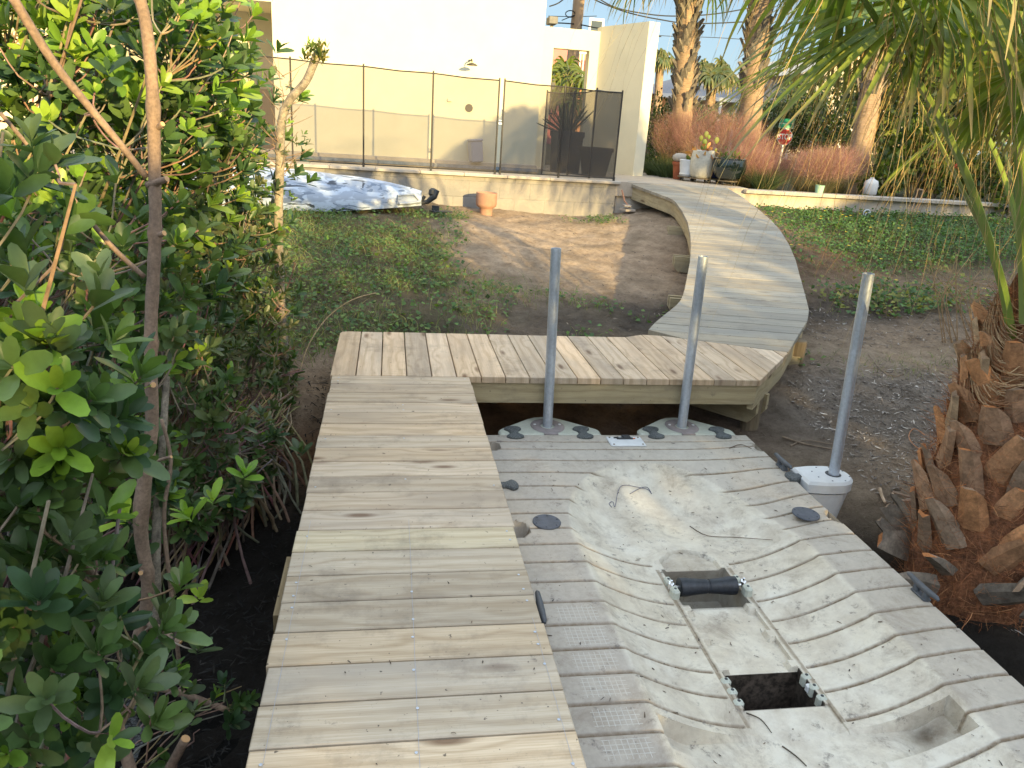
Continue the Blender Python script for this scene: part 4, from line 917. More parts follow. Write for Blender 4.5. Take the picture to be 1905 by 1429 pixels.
shrub('mangrove_shrub', 'bare stemmed mangrove thicket over dark mud with few low leaves', [B(400, 870, 3.7, .30, .3, .22), B(480, 830, 4.0, .16, .25, .24), B(330, 950, 3.3, .22, .2, .16)], .085, .032, LG+LO, 85, 90, (-1.15, 3.9), spread=.62, stemr=.008, twigc=(.8, .8, .85))
shrub('mangrove_shrub', 'dense dark mangrove mass deep behind the others along the left edge', [B(40, 250, 5.6, 1.9, .7, 1.2), B(120, 560, 5.4, 1.6, .6, 1.0), B(250, 800, 4.9, .8, .4, .6), B(-150, 600, 4.6, 1.2, .8, 1.2)], .12, .052, LG, 1500, 70, (-3.0, 5.2), spread=1.8, stemr=.012)
shrub('mangrove_shrub', 'low mangrove seedlings on the black mud near the bottom of the photo', [B(350, 1330, 2.2, .20, .2, .10), B(300, 1260, 2.1, .16, .2, .12), B(420, 1300, 2.3, .10, .1, .08)], .075, .03, LG, 26, 12, (-.95, 2.2), spread=.3, stemr=.004)
shrub('mangrove_shrub', 'crowded upright stems rising from the mud right beside the straight deck', [B(505, 770, 4.5, .13, .3, .26), B(470, 850, 4.1, .16, .3, .22)], .075, .028, LO+LG, 60, 130, (-.92, 4.15), spread=.55, stemr=.0075, twigc=(1.05, 1.0, .95))
shrub('mangrove_shrub', 'upright grey stems with scattered leaves between the smooth trunk and the slender tree', [B(360, 760, 3.5, .26, .25, .30), B(430, 920, 3.5, .16, .2, .14), B(500, 900, 4.2, .10, .2, .2), B(330, 620, 3.6, .2, .2, .25)], .085, .033, LG+LO, 170, 120, (-1.2, 3.7), spread=.5, stemr=.0065, twigc=(.95, .92, .9))
def trunk(b, pts, rad, n=12, **k): b.tube(pts, rad, n, **k)
Y1 = 2.45
t = thing('mangrove_tree', 'tall smooth brown mangrove trunk with cut knots, in front of the leaves at left', 'tree', (-.95, Y1, -.85))
def TP(n, b, m, tt=None, **k): o = b.build(n, m, t, **k); o.location = -t.location; return o
tp = smoothpath([aty(x, y, Y1) for x, y in ((215, 1300), (240, 1240), (268, 1150), (275, 1080), (262, 990), (268, 900), (282, 800), (281, 700), (281, 600), (286, 500), (289, 420), (288, 340), (285, 200), (276, 80), (262, 5), (235, -60))])
rad = [.0235+.006*math.exp(-((i/len(tp)-.30)/.03)**2)-.008*i/len(tp)+random.uniform(-.0008, .0008)+(.004 if i % 11 == 5 else 0) for i in range(len(tp))]
b = MB(); b.tube([tp[0]+Vector((-.05, 0, -.22))]+tp, [.045]+rad, 16); TP('trunk', b, M_BARK, smooth=True)
def limb(pts, r0, r1, nm='branch', m=M_BARK, cut=False, Y=Y1):
    P = smoothpath([aty(*(p if len(p) == 3 else (*p, Y))) for p in pts]); b = MB(); n = len(P); b.tube(P, [r0+(r1-r0)*i/(n-1) for i in range(n)], 9, cap=True); TP(nm, b, m, smooth=True)
    if cut: b = MB(); d = (P[-1]-P[-2]).normalized(); b.tube([P[-1]+d*.0005, P[-1]+d*.0025], r1*.97, 10); TP('cut_end', b, M_CUT)
limb([(272, 330, Y1), (225, 270, 2.42), (150, 180, 2.38), (95, 110, 2.35), (20, -10, 2.3)], .009, .0125)
limb([(268, 515, Y1), (200, 450, 2.4), (120, 350, 2.3), (0, 210, 2.2)], .008, .005)
limb([(275, 345, Y1), (310, 333, 2.42)], .012, .009, cut=True); limb([(285, 440, Y1), (305, 434, 2.43)], .010, .008, cut=True); limb([(290, 240, Y1), (302, 231, 2.43)], .010, .007, cut=True)
limb([(268, 1155, Y1), (300, 1172, 2.40), (335, 1196, 2.36)], .013, .010, cut=True); limb([(272, 1168, 2.5), (310, 1166, 2.5), (345, 1174, 2.5)], .009, .007, cut=True)
limb([(245, 1268, Y1), (330, 1288, 2.45), (425, 1322, 2.45)], .016, .011, cut=True)
limb([(282, 712, Y1), (285, 716, 2.40)], .010, .009, cut=True); limb([(268, 1060, Y1), (262, 1066, 2.41)], .010, .008, cut=True)
limb([(288, 860, Y1), (300, 855, 2.42), (318, 850, 2.4)], .006, .005, cut=True)
limb([(205, 1110, 1.95), (150, 1045, 1.9), (60, 970, 1.8), (-30, 905, 1.75)], .011, .013)
limb([(295, 1270, 2.6), (290, 1080, 2.6), (292, 960, 2.65), (300, 850, 2.7), (310, 700, 2.8)], .020, .012, m=M_BARKG)
limb([(345, 1330, 2.5), (318, 1100, 2.5), (305, 960, 2.55), (318, 860, 2.6), (300, 780, 2.6)], .008, .006)
limb([(205, 1250, 2.0), (215, 1330, 1.9), (245, 1440, 1.8)], .014, .017); limb([(0, 1255, 1.7), (60, 1320, 1.7), (130, 1440, 1.65)], .018, .022); limb([(90, 1330, 1.75), (100, 1390, 1.7), (130, 1450, 1.65)], .009, .010)
limb([(310, 1440, 1.9), (345, 1375, 1.9)], .015, .014, cut=True)
tips, dirs = [], []
for x, y, Y in ((175, 600, 2.0), (240, 640, 1.95), (185, 480, 2.1), (110, 610, 1.9), (455, 850, 2.5), (395, 900, 2.5), (370, 1080, 2.5), (345, 1050, 2.4), (225, 770, 2.0), (250, 690, 1.9), (60, 230, 1.7), (560, 810, 3.6), (350, 930, 2.4), (330, 1230, 2.4), (230, 930, 2.1), (130, 880, 1.9)): tips.append(aty(x, y+30, Y)-t.location); dirs.append(Vector((random.gauss(0, .3), -.3, 1)))
leaves('foliage', *rosettes(tips, dirs, .10, .042, LG+LY, (5, 7)), M_LEAF, t)
# slender speckled tree
Y2 = 5.0
t = thing('mangrove_tree', 'slender speckled grey tree pruned to a stub with a tuft of young leaves', 'tree', (-.7, Y2, -.4))
P = smoothpath([aty(x, y, Y2) for x, y in ((535, 790), (528, 650), (522, 560), (518, 420), (521, 300), (524, 225), (540, 185), (570, 150), (590, 100))])
n = len(P); b = MB(); b.tube(P, [.030-.007*i/n+random.uniform(-.0015, .0015) for i in range(n)], 12); TP('trunk', b, M_BARKG, smooth=True)
limb([(516, 430), (485, 400, Y2+.05), (455, 375, Y2+.1), (400, 350, Y2+.1)], .016, .010, m=M_BARKG, Y=Y2)
b = MB(); b.cc = (1, .9, .8)
for i in range(46):
    p = aty(525+random.uniform(-8, 8), random.uniform(130, 330), Y2); d = Vector((random.gauss(0, 1), random.gauss(0, .6), random.uniform(.1, 1))).normalized(); L = random.uniform(.06, .20); q = p+d*L*.5+Vector((0, 0, .01)); b.tube([p, q, p+d*L+Vector((0, 0, .03))], [.0028, .002, .0012], 4, cap=False)
TP('twigs', b, M_TWIG)
tips, dirs = [], []
for i in range(30): p = aty(590, 108, Y2); tips.append(p+Vector((random.gauss(0, .045), random.gauss(0, .04), random.gauss(.01, .035)))-t.location); dirs.append(Vector((random.gauss(0, .4), random.gauss(0, .3), 1)))
a = rosettes(tips, dirs, .055, .02, [(.13, .17, .04), (.10, .14, .04), (.19, .17, .05)], (4, 6)); leaves('foliage', *a, M_LEAF, t)
tips, dirs = [], []
for i in range(50):
    u = random.random(); p = aty(532+random.gauss(0, 12), 150+u*560, Y2); tips.append(p+Vector((0, random.gauss(0, .05), 0))-t.location); dirs.append(Vector((random.gauss(0, .8), -.3, .8)))
for i in range(4): tips.append(aty(566, 258, Y2)+Vector((random.gauss(0, .02), 0, random.gauss(0, .02)))-t.location); dirs.append(Vector((.6, 0, .6)))
leaves('foliage', *rosettes(tips, dirs, .055, .022, LG+LO, (3, 5)), M_LEAF, t)
# vine stem arching by the landing
b = MB(); b.cc = (1.6, 1.5, 1.1); b.tube(smoothpath([aty(555, 700, 5.1), aty(575, 640, 5.3), aty(610, 590, 5.5), aty(655, 558, 5.6), aty(700, 545, 5.8)]), .004, 6); tag(b.build('bare_stem', M_TWIG), 'thin pale bare stem arching beside the left end of the landing', 'stem')

# unseen tree line added behind the camera, its top shaped to shade the dock
t = thing('added_shade_trees', 'unseen leafy tree line added behind the viewer to shade the dock', 'tree', (4, -9, -.9))
n = 26000; X = RNG.uniform(-22, 26, n)
top = 4.0+2.0*sst(X, 12.5, 15)+(fbm(X, X*0, .55, 61)-.5)*1.2-.55*sst(-X, -5.2, -4.2)-.30*sst(X, 5.2, 6)*(1-sst(X, 9, 10))
Zc = -.9+(top+.9)*RNG.uniform(0, 1, n)**.85; Pp = np.stack([X-4, RNG.uniform(-1.6, 1.6, n), Zc+.9], 1)
leaves('foliage', Pp, RNG.normal(size=(n, 3)), RNG.normal(size=(n, 3)), .42, .24, pal(LG, n), M_LEAFM, t, simple=True)
b = MB()
for i in range(16): x = -20+i*2.8; b.tube([(x-4, random.uniform(-.5, .5), -.4), (x-4+random.uniform(-.4, .4), 0, 3.6)], [.16, .06], 8)
b.build('trunks', M_BARK, t)

# ================================================================== NEAR PALM
PX, PY = 3.02, 3.05
t = thing('palm_tree', 'young fan palm with shaggy orange brown trunk and drooping yellow green fronds, beside the float', 'palm tree', (PX, PY, -.75))
GZ0 = -.72
def tr_r(z):  # trunk radius (core) with height
    return float(np.interp(z, [-.75, -.55, -.2, .2, .5, .7, .85, 1.0], [.31, .335, .31, .255, .185, .15, .12, .08]))
def tr_c(z): return Vector((PX-.10*max(0, z+.5)/1.3, PY-.02, z))
b = MB(); zz = np.linspace(-1.15, 1.0, 34); n = 36; rings = []
for z in zz:
    c = tr_c(z); rings.append([b.V((c.x+(tr_r(z)+random.uniform(-.012, .012))*math.cos(k*2*math.pi/n), c.y+(tr_r(z)+random.uniform(-.012, .012))*math.sin(k*2*math.pi/n), z)) for k in range(n)])
for r0, r1 in zip(rings, rings[1:]):
    for k in range(n): j = (k+1) % n; b.F(r0[k], r0[j], r1[j], r1[k])
b.F(*rings[-1]); o = b.build('trunk', M_FIBCORE, t, smooth=True); o.location = -t.location; trunk_o = o
BC = [(.50, .26, .13), (.42, .25, .15), (.56, .27, .12), (.36, .25, .17), (.54, .38, .24)]
nb = 99
for i in range(nb):
    u = i/nb; z = -.66+1.30*u+random.uniform(-.02, .02); th = i*2.39996+random.uniform(-.12, .12); c = tr_c(z); r_ = tr_r(z)-.02
    rad_ = Vector((math.cos(th), math.sin(th), 0)); tan_ = Vector((-math.sin(th), math.cos(th), 0)); low = u < .16
    sgn = random.choice((-1, 1)); lean = sgn*random.uniform(.15, .75)
    out = random.uniform(.10, .26) if not low else random.uniform(.35, .8); upv = 1.0 if not low else random.uniform(.1, .7)
    d = (Vector((0, 0, upv))+rad_*out+tan_*lean).normalized(); side = d.cross(rad_).normalized(); nn = side.cross(d).normalized()
    if nn.dot(rad_) < 0: nn = -nn
    L = random.uniform(.17, .27)*(1.2 if low else 1); w0, w1 = random.uniform(.055, .085), random.uniform(.030, .048)
    m = MB(); base = c+rad_*r_-d*.03; col = random.choice(BC); j = random.uniform(.75, 1.2)
    if low: col = (.26, .215, .17)
    rg = []
    for s, (f, ww, th_) in enumerate(((0, w0, .020), (.35, w0*.92, .022), (.7, (w0+w1)/2, .018), (1, w1, .014))):
        p = base+d*L*f+nn*(.012+.03*f*f); cc = [q*j for q in col]
        if s >= 2: cc = [q*j*1.05 for q in col]
        m.cc = tuple(cc); skew = d*(.03*sgn if s == 3 else 0)
        rg.append([m.V(p-side*ww+nn*-.006), m.V(p-side*ww*.5+nn*th_), m.V(p+side*ww*.5+nn*th_), m.V(p+side*ww-nn*.006+skew), m.V(p-nn*th_*.6)])
    for r0, r1 in zip(rg, rg[1:]):
        for k in range(5): m.F(r0[k], r1[k], r1[(k+1) % 5], r0[(k+1) % 5])
    m.cc = (.50, .20, .07) if random.random() < .55 else (.30, .20, .13); e = [m.V(m.v[q]) for q in rg[-1]]; m.F(*e[::-1])
    o = m.build('leaf_base', M_BOOT, t); o.location = -t.location
n = 7500; u = RNG.random(n); z = -.72+1.6*u; th = RNG.random(n)*6.283; rr = np.interp(z, [-.75, -.55, -.2, .2, .5, .7, .85, 1.0], [.32, .345, .32, .265, .195, .16, .13, .08])
cx_ = PX-.10*np.maximum(0, z+.5)/1.3; p0 = np.stack([cx_+rr*np.cos(th), PY-.02+rr*np.sin(th), z], 1)
ra = np.stack([np.cos(th), np.sin(th), 0*th], 1); ta = np.stack([-np.sin(th), np.cos(th), 0*th], 1); dd = ra*RNG.uniform(.25, 1.0, (n, 1))+ta*RNG.normal(0, .8, (n, 1))+np.array([0, 0, 1])*RNG.normal(.35, .6, (n, 1)); dd = nrm(dd)
L = RNG.uniform(.03, .15, n)[:, None]; bd = nrm(RNG.normal(size=(n, 3)))*.35
P = np.stack([p0+dd*L*k+bd*L*k*k for k in (0, .35, .7, 1)], 1)
o = strands('fibre', P, M_FIBRE, RNG.uniform(.0012, .0032, n), pal([(.46, .17, .055), (.34, .12, .045), (.52, .25, .11), (.20, .09, .05)], n, .25), t); o.location = -t.location; tag(o, kind='stuff')
n = 900; th = RNG.uniform(0, 6.283, n); z = RNG.uniform(.42, .86, n); span = RNG.uniform(.3, 1.1, n); P = []
for k in np.linspace(0, 1, 7):
    a = th+span*k; zc = z+.05*np.sin(k*3+th*3)-.10*k*(k-.3); r_ = np.interp(zc, [.2, .5, .7, .85, 1.0], [.29, .22, .19, .15, .10])+.006; P.append(np.stack([PX-.10*(zc+.5)/1.3+r_*np.cos(a), PY-.02+r_*np.sin(a), zc], 1))
o = strands('woven_sheath', np.stack(P, 1), M_FIBRE, RNG.uniform(.002, .005, n), pal([(.42, .27, .15), (.52, .37, .22), (.28, .15, .08)], n, .2), t, taper=False); o.location = -t.location; tag(o, kind='stuff')

FG = [(.23, .30, .065), (.28, .34, .075), (.18, .25, .05), (.33, .37, .10)]
FD = [(.085, .16, .04), (.11, .19, .045), (.065, .12, .035)]
def frond(parent, O, path, r0, r1, fan_n=44, L=1.0, roll=0, cols=FG, droop=.75, spread=150, threads=60, dirv=None, segw=.0175, pc=(.19, .27, .045), name='frond', zf=None):
    """petiole along path, costapalmate fan of drooping split segments at its end"""
    P = smoothpath(path, 6); m = MB(); n = len(P); rgs = []
    for i, p in enumerate(P):
        tt = (P[min(i+1, n-1)]-P[max(i-1, 0)]).normalized(); s = tt.cross(Vector((0, 0, 1))); s = s.normalized() if s.length > .05 else Vector((1, 0, 0)); nn = s.cross(tt)
        r_ = r0+(r1-r0)*(i/(n-1))**.6; m.cc = tuple(q*(.95+.1*random.random()) for q in pc)
        rgs.append([m.V(p-s*r_-O), m.V(p-s*r_*.7+nn*r_*.38-O), m.V(p+s*r_*.7+nn*r_*.38-O), m.V(p+s*r_-O), m.V(p+s*r_*.5-nn*r_*.6-O), m.V(p-s*r_*.5-nn*r_*.6-O)])
    for a, c in zip(rgs, rgs[1:]):
        for k in range(6): j = (k+1) % 6; m.F(a[k], a[j], c[j], c[k])
    m.F(*rgs[0][::-1]); m.F(*rgs[-1]); fr = m.build(name, M_PETIOLE, parent, ang=50)
    H = P[-1]; d = dirv or (P[-1]-P[-3]).normalized(); s = d.cross(Vector((0, 0, 1))).normalized(); s = Matrix.Rotation(roll, 3, d) @ s; nv = s.cross(d)
    V = []; F = []; C = []; ns = 9
    TH = []
    for k in range(fan_n):
        ph = R(-spread+2*spread*k/(fan_n-1))+random.gauss(0, .02); base = H+d*(.22*math.exp(-(ph/1.0)**2)); dr = d*math.cos(ph)+s*math.sin(ph)+nv*(.16*abs(math.sin(ph))+random.gauss(0, .035))
        dr.normalize(); Lk = L*random.uniform(.85, 1.1)*(1-.25*abs(ph)/R(spread)); dk = droop*random.uniform(.6, 1.35); sd = dr.cross(nv).normalized(); col = random.choice(cols); j = random.uniform(.8, 1.25); B0 = len(V)
        wig = random.gauss(0, .10)
        if zf is not None:
            zl = random.uniform(*zf)
            while Lk > .25 and (base.z+dr.z*Lk*(1-.27*dk)-Lk*dk*1.25*.545) < zl: Lk *= .93; dk *= .985
        for i in range(ns):
            u = i/(ns-1); g = max(0, u-.30); p = base+dr*Lk*(u-.55*g*g*dk)+Vector((0, 0, -1))*(Lk*dk*1.25*g**1.7)+sd*wig*g*g*Lk
            ww = segw*(.35+.65*min(1, u/.22))*(1-u)**.55+.0012; fold = .45*ww
            up2 = nv
            V += [p-sd*ww-O, p+up2*(-fold)-O, p+sd*ww-O]; cc = [q*j for q in col]
            if u > .85: cc = [.32*j, .26*j, .12*j]
            C += [cc]*3
        for i in range(ns-1):
            a = B0+i*3; F += [(a, a+1, a+4, a+3), (a+1, a+2, a+5, a+4)]
        for _q in range(1):
            if random.random() < .8*threads/fan_n: TH.append((base+dr*Lk*random.uniform(.3, .75), dr))
    V = np.array([tuple(v) for v in V]); npmesh('blade', V, [np.array(F)], M_FROND, fr, col=np.array(C), smooth=True)
    if TH:
        q = np.array([tuple(a) for a, _ in TH]); e = np.array([tuple(a) for _, a in TH]); n2 = len(q); LL = RNG.uniform(.25, .95, n2)[:, None]; us = np.linspace(0, 1, 7)
        q[:, 2] -= .05; Pp = np.stack([q+e*LL*(.35*u_)+np.array([0, 0, -1])*LL*u_**1.2+RNG.normal(0, .02, (n2, 3))*u_+np.stack([np.sin(u_*4+q[:, 0]*30), np.cos(u_*3+q[:, 1]*30), 0*q[:, 0]], 1)*.018*u_ for u_ in us], 1)-np.array(tuple(O))
        o_ = strands('threads', Pp, M_FIBRE, RNG.uniform(.0018, .0034, n2), pal([(.42, .30, .14), (.30, .19, .09), (.50, .40, .2)], n2), fr); tag(o_, kind='stuff')
    return fr
O = t.location
top = Vector((2.93, 3.0, .72))
def A(x, y, Y): return aty(x, y, Y)
ZFL = (1.20, 1.72)
# the green leaf stalk that crosses the picture, then its neighbours
frond(t, O, [A(1885, 640, 2.98), A(1862, 520, 2.97), A(1800, 330, 2.95), A(1725, 180, 2.93), A(1640, 50, 2.90), A(1570, -60, 2.85)], .030, .014, 60, .86, 0, droop=.62, zf=ZFL)
frond(t, O, [A(1895, 640, 3.2), A(1850, 480, 3.3), A(1775, 320, 3.4), A(1725, 220, 3.45), A(1650, 60, 3.5), A(1620, -60, 3.5)], .020, .011, 56, .82, .3, droop=.7, pc=(.20, .24, .06), zf=ZFL)
frond(t, O, [A(1905, 600, 2.8), A(1898, 380, 2.75), A(1880, 150, 2.7), A(1830, 0, 2.6), A(1770, -90, 2.5)], .024, .012, 56, .72, -.2, droop=.8, zf=ZFL)
frond(t, O, [A(1925, 560, 2.9), A(1918, 300, 3.0), A(1900, 80, 3.1), A(1850, -80, 3.2)], .026, .013, 56, .85, .4, droop=.8, cols=FG+FD, zf=ZFL)
frond(t, O, [A(1930, 560, 3.4), A(1912, 330, 3.7), A(1840, 80, 3.9), A(1690, -60, 4.0)], .020, .012, 60, 1.0, .2, droop=.7, cols=FD+FG[:1], pc=(.10, .15, .03), zf=ZFL)
frond(t, O, [A(1925, 560, 3.3), A(1905, 330, 3.35), A(1850, 130, 3.35), A(1770, 30, 3.3)], .020, .012, 44, 1.02, .1, droop=.32, spread=62, cols=FD+FG, dirv=Vector((-1, .05, -.30)).normalized(), zf=(1.2, 1.9), segw=.018)
frond(t, O, [A(1915, 560, 3.0), A(1900, 330, 3.0), A(1860, 90, 3.0), A(1800, -40, 2.95)], .022, .012, 44, .98, -.3, droop=.40, spread=70, cols=FG, dirv=Vector((-.9, -.15, -.5)).normalized(), zf=(1.2, 1.8), segw=.018)
frond(t, O, [A(1960, 560, 3.2), A(1960, 330, 3.3), A(1950, 120, 3.4), A(1925, -40, 3.45)], .026, .013, 50, .85, .9, droop=.6, cols=FD+FG, zf=ZFL)
frond(t, O, [A(1960, 600, 2.8), A(2010, 330, 2.7), A(2040, 100, 2.6), A(2030, -60, 2.5)], .026, .013, 44, .9, -.8, droop=.7, cols=FG, zf=ZFL)
frond(t, O, [A(1905, 600, 3.5), A(1880, 330, 3.9), A(1790, 30, 4.2), A(1620, -110, 4.3), A(1510, -130, 4.3)], .020, .012, 60, 1.15, 0, droop=.5, cols=FD, pc=(.08, .12, .03), zf=ZFL)
for az, el, ln in ((-20, 60, 1.2), (40, 50, 1.1), (110, 60, 1.0), (-70, 45, 1.2), (75, 80, 1.3), (170, 75, 1.2), (210, 68, 1.25), (185, 62, 1.5)):
    dv = Vector((math.cos(R(az))*math.cos(R(el)), math.sin(R(az))*math.cos(R(el)), math.sin(R(el)))); e = top+dv*ln
    frond(t, O, [top, top+dv*ln*.5+Vector((0, 0, .08)), e, e+Vector((dv.x, dv.y, 0))*.22+Vector((0, 0, -.02))], .026, .013, 44, .95, random.uniform(-.4, .4), droop=.55, cols=FG, segw=.022, zf=(1.75, 2.1))
b = MB(); 
for i in range(14):
    x = random.uniform(1730, 1830); P = smoothpath([aty(x+20, 640, 5.9), aty(x+random.uniform(-20, 20), 560, 5.9), aty(x+random.uniform(-80, 60), 480+random.uniform(-30, 40), 5.9)]); b.cc = (1.5, 1.35, 1.1); b.tube(P, [.006*(1-.7*k/len(P)) for k in range(len(P))], 5)
    q = P[len(P)//2]; b.tube([q, q+Vector((random.gauss(0, .1), 0, .12)), q+Vector((random.gauss(0, .25), 0, .22))], [.003, .0025, .0015], 4, cap=False)
o = b.build('dead_shrub', M_TWIG); tag(o, 'leafless tangle of pale grey branches on the low bank left of the shaggy palm', 'shrub')

# ================================================================== PALMS BEHIND
def bg_palm(label, base, topp, r0, r1, boots_from, crown, nf, fl, group='palms behind the walkway', name='sabal_palm', cols=None, boots=None, seg=26, segw=.024, name_trunk='trunk'):
    t = thing(name, label, 'palm tree', tuple(base), 0, group); O = t.location; b = MB(); n = 34; P = []; rr_ = []
    for i in range(n):
        u = i/(n-1); p = Vector(base).lerp(Vector(topp), u)-O; P.append(p); rr_.append((r0+(r1-r0)*u)*(1+random.uniform(-.03, .03))*(1.25-.25*min(1, u/.08)))
    b.tube(P, rr_, 18); b.build(name_trunk, M_PBARK, t, smooth=True)
    H = (Vector(topp)-Vector(base))
    if boots:
        m = MB()
        for i in range(boots):
            u = boots_from+(1-boots_from)*i/boots; p = Vector(base)+H*u-O; th = i*2.39996; ra = Vector((math.cos(th), math.sin(th), 0)); ta = Vector((-math.sin(th), math.cos(th), 0)); sg = 1 if i % 2 else -1
            d = (Vector((0, 0, 1))+ra*random.uniform(.25, .5)+ta*sg*random.uniform(.3, .7)).normalized(); sd = d.cross(ra).normalized(); nn = ra; L = random.uniform(.22, .34); w_ = random.uniform(.05, .08); q = p+ra*(r1*.88); rg = []
            for f, ww in ((0, w_), (.6, w_*.75), (1, w_*.4)): c = q+d*L*f; rg.append([m.V(c-sd*ww), m.V(c+nn*.03), m.V(c+sd*ww), m.V(c-nn*.02)])
            for a, c in zip(rg, rg[1:]):
                for k in range(4): m.F(a[k], c[k], c[(k+1) % 4], a[(k+1) % 4])
            m.F(*rg[-1])
        o = m.build('leaf_bases', M_PBOOT, t); tag(o, kind='stuff') if boots > 100 else None
    tp_ = Vector(topp)+Vector((0, 0, .1))
    for i in range(nf):
        az = i*2.39996; el = random.uniform(-.35, 1.25); dv = Vector((math.cos(az)*math.cos(el), math.sin(az)*math.cos(el), math.sin(el))); e = tp_+dv*crown*random.uniform(.8, 1.1)
        frond(t, O, [tp_-Vector((0, 0, .1)), tp_+dv*crown*.5+Vector((0, 0, .08*crown)), e, e+Vector((dv.x, dv.y, -.3))*.2*crown], .03, .012, seg, fl, random.uniform(-.5, .5), droop=.85, cols=cols or FD+FG[:2], threads=3, segw=segw, spread=130, pc=(.12, .16, .04))
    return t
def gp_(x, y, Y): p = aty(x, y, Y); return p
bg_palm('unseen fan palm added outside the right edge to cast crown shade', (6.3, 3.6, -.3), (6.1, 3.5, 2.9), .20, .15, .5, 1.0, 26, .95, name='palm_tree', group=None, cols=FG, boots=60, seg=34, segw=.03)  # out of view, added only for the shade its crown throws
bg_palm('tall palm with grey criss cross boots up high, right of the courtyard wall', (5.50, 14.6, .66), aty(1283, -70, 14.5), .20, .155, .30, 1.1, 16, .9, boots=150)
bg_palm('leaning smooth orange brown palm trunk between the pots and the stop sign', aty(1388, 330, 13.6)-Vector((0, 0, .2)), aty(1420, -60, 13.4), .21, .17, .45, 1.1, 14, .9, boots=90)
bg_palm('palm trunk standing in the pink grass by the white jug', aty(1590, 345, 12.4)-Vector((0, 0, .2)), aty(1660, -60, 12.6), .19, .15, .45, 1.0, 14, .85, boots=90)
bg_palm('small slim palm against the sky beside the edge of the courtyard wall', aty(1216, 330, 26), aty(1228, 118, 26), .17, .12, .5, .30, 16, .40, name='distant_palm', cols=[(.10, .14, .04), (.15, .16, .05)], seg=16, segw=.05)
bg_palm('bushy palm in front of the grey roofed house', aty(1313, 300, 22), aty(1325, 145, 22), .16, .13, .5, .40, 20, .55, name='distant_palm', cols=[(.10, .13, .04), (.16, .16, .05)], seg=16, segw=.05)
bg_palm('small green palm seen through the courtyard doorway', aty(1060, 260, 17), aty(1062, 185, 17), .12, .12, .5, .7, 22, .8, name='distant_palm', cols=[(.12, .17, .03), (.16, .20, .04)], seg=18, segw=.03)
bg_palm('wide green palm rising behind the stop sign', aty(1440, 300, 24), aty(1445, 205, 24), .18, .16, .5, .9, 18, .8, name='distant_palm', cols=[(.09, .12, .04), (.14, .15, .05)], seg=16, segw=.05)

# ================================================================== PLANTS ON THE UPPER TERRACE
def bush(name, label, blobs, n, L, W, cols, cat='shrub', group=None, simple=True, up=.4, m=M_LEAFM, stems=10):
    c0 = blobs[0][0]; gz = .66 if c0[1] > 10.9 else float(ground_z(c0[0], c0[1])); t = thing(name, label, cat, (c0[0], c0[1], gz), 0, group)
    w_ = np.array([b[1][0]*b[1][1]*b[1][2] for b in blobs])**.75; w_ /= w_.sum(); P, D = [], []
    for (c, r_), k in zip(blobs, w_):
        kk = int(n*k)+1; d = nrm(RNG.normal(size=(kk, 3))); rad_ = RNG.random((kk, 1))**.38*(1+.22*(fbm(d[:, 0]*2+c[0], d[:, 2]*2+d[:, 1], 1.3, 77)[:, None]-.5)*2); P.append(np.array(c)+d*rad_*np.array(r_)); D.append(d+np.array([0, -.2, up])+RNG.normal(0, .5, (kk, 3)))
    P = np.concatenate(P); D = np.concatenate(D); ok = P[:, 2] > gz-.05; P = P[ok]-np.array(t.location); D = D[ok]; k = len(P)
    leaves('foliage', P, D, RNG.normal(size=(k, 3))+np.array([0, -.6, .8]), L*RNG.uniform(.6, 1.2, k), W*RNG.uniform(.7, 1.2, k), pal(cols, k, .22), m, t, simple=simple)
    b = MB()
    for i in range(stems):
        c, r_ = blobs[i % len(blobs)]; q = Vector((c[0]+random.gauss(0, .4)*r_[0], c[1]+random.gauss(0, .4)*r_[1], c[2]+random.uniform(0, .7)*r_[2]))-t.location; b.tube([Vector((q.x*.5, q.y*.5, -.1)), Vector((q.x*.8, q.y*.8, q.z*.5)), q], [.02, .014, .006], 6)
    b.build('stems', M_TWIG, t); return t
SG = [(.10, .155, .03), (.07, .12, .03), (.14, .19, .035), (.045, .085, .025), (.20, .23, .04)]
DK = [(.04, .065, .025), (.06, .085, .03), (.035, .055, .02)]
bush('sea_grape', 'sea grape shrub with round bright leaves behind the planter wall, left of the red flower', [B(1700, 290, 12.3, .6, .45, .55), B(1640, 330, 12.0, .4, .3, .35)], 1500, .11, .10, SG, group='round leaved shrubs behind the planter wall')
bush('sea_grape', 'sea grape shrub with the yellow leaf spire behind the wooden frame', [B(1735, 260, 11.9, .22, .2, .5), B(1760, 330, 11.8, .6, .35, .3)], 900, .10, .09, SG+[(.25, .27, .04)], group='round leaved shrubs behind the planter wall')
bush('sea_grape', 'sea grape shrub spilling over the right end of the planter wall', [B(1870, 330, 11.3, .45, .4, .45), B(1880, 380, 10.7, .22, .2, .32), B(1800, 310, 11.9, .5, .4, .4)], 1300, .11, .10, SG+[(.25, .27, .04)], group='round leaved shrubs behind the planter wall')
bush('sea_grape', 'tall sea grape thicket behind the palm trunk at the right', [B(1680, 150, 15, 1.0, .7, 1.2), B(1800, 170, 15.5, 1.2, .8, 1.2), B(1920, 150, 15, 1.2, .8, 1.4)], 5200, .16, .14, SG+DK, group='round leaved shrubs behind the planter wall')
bush('hedge_shrub', 'silvery green clipped shrub behind the boots palm, under the grey roof', [B(1300, 228, 17, .9, .5, .34), B(1240, 232, 17.5, .5, .5, .34)], 2600, .07, .04, [(.09, .12, .07), (.06, .08, .045), (.13, .15, .09)])
bush('hedge_shrub', 'tangled green hedge right of the courtyard wall end', [B(1218, 250, 15.5, .28, .4, .75), B(1235, 290, 14.5, .35, .4, .45)], 2200, .07, .035, DK+SG[:2])
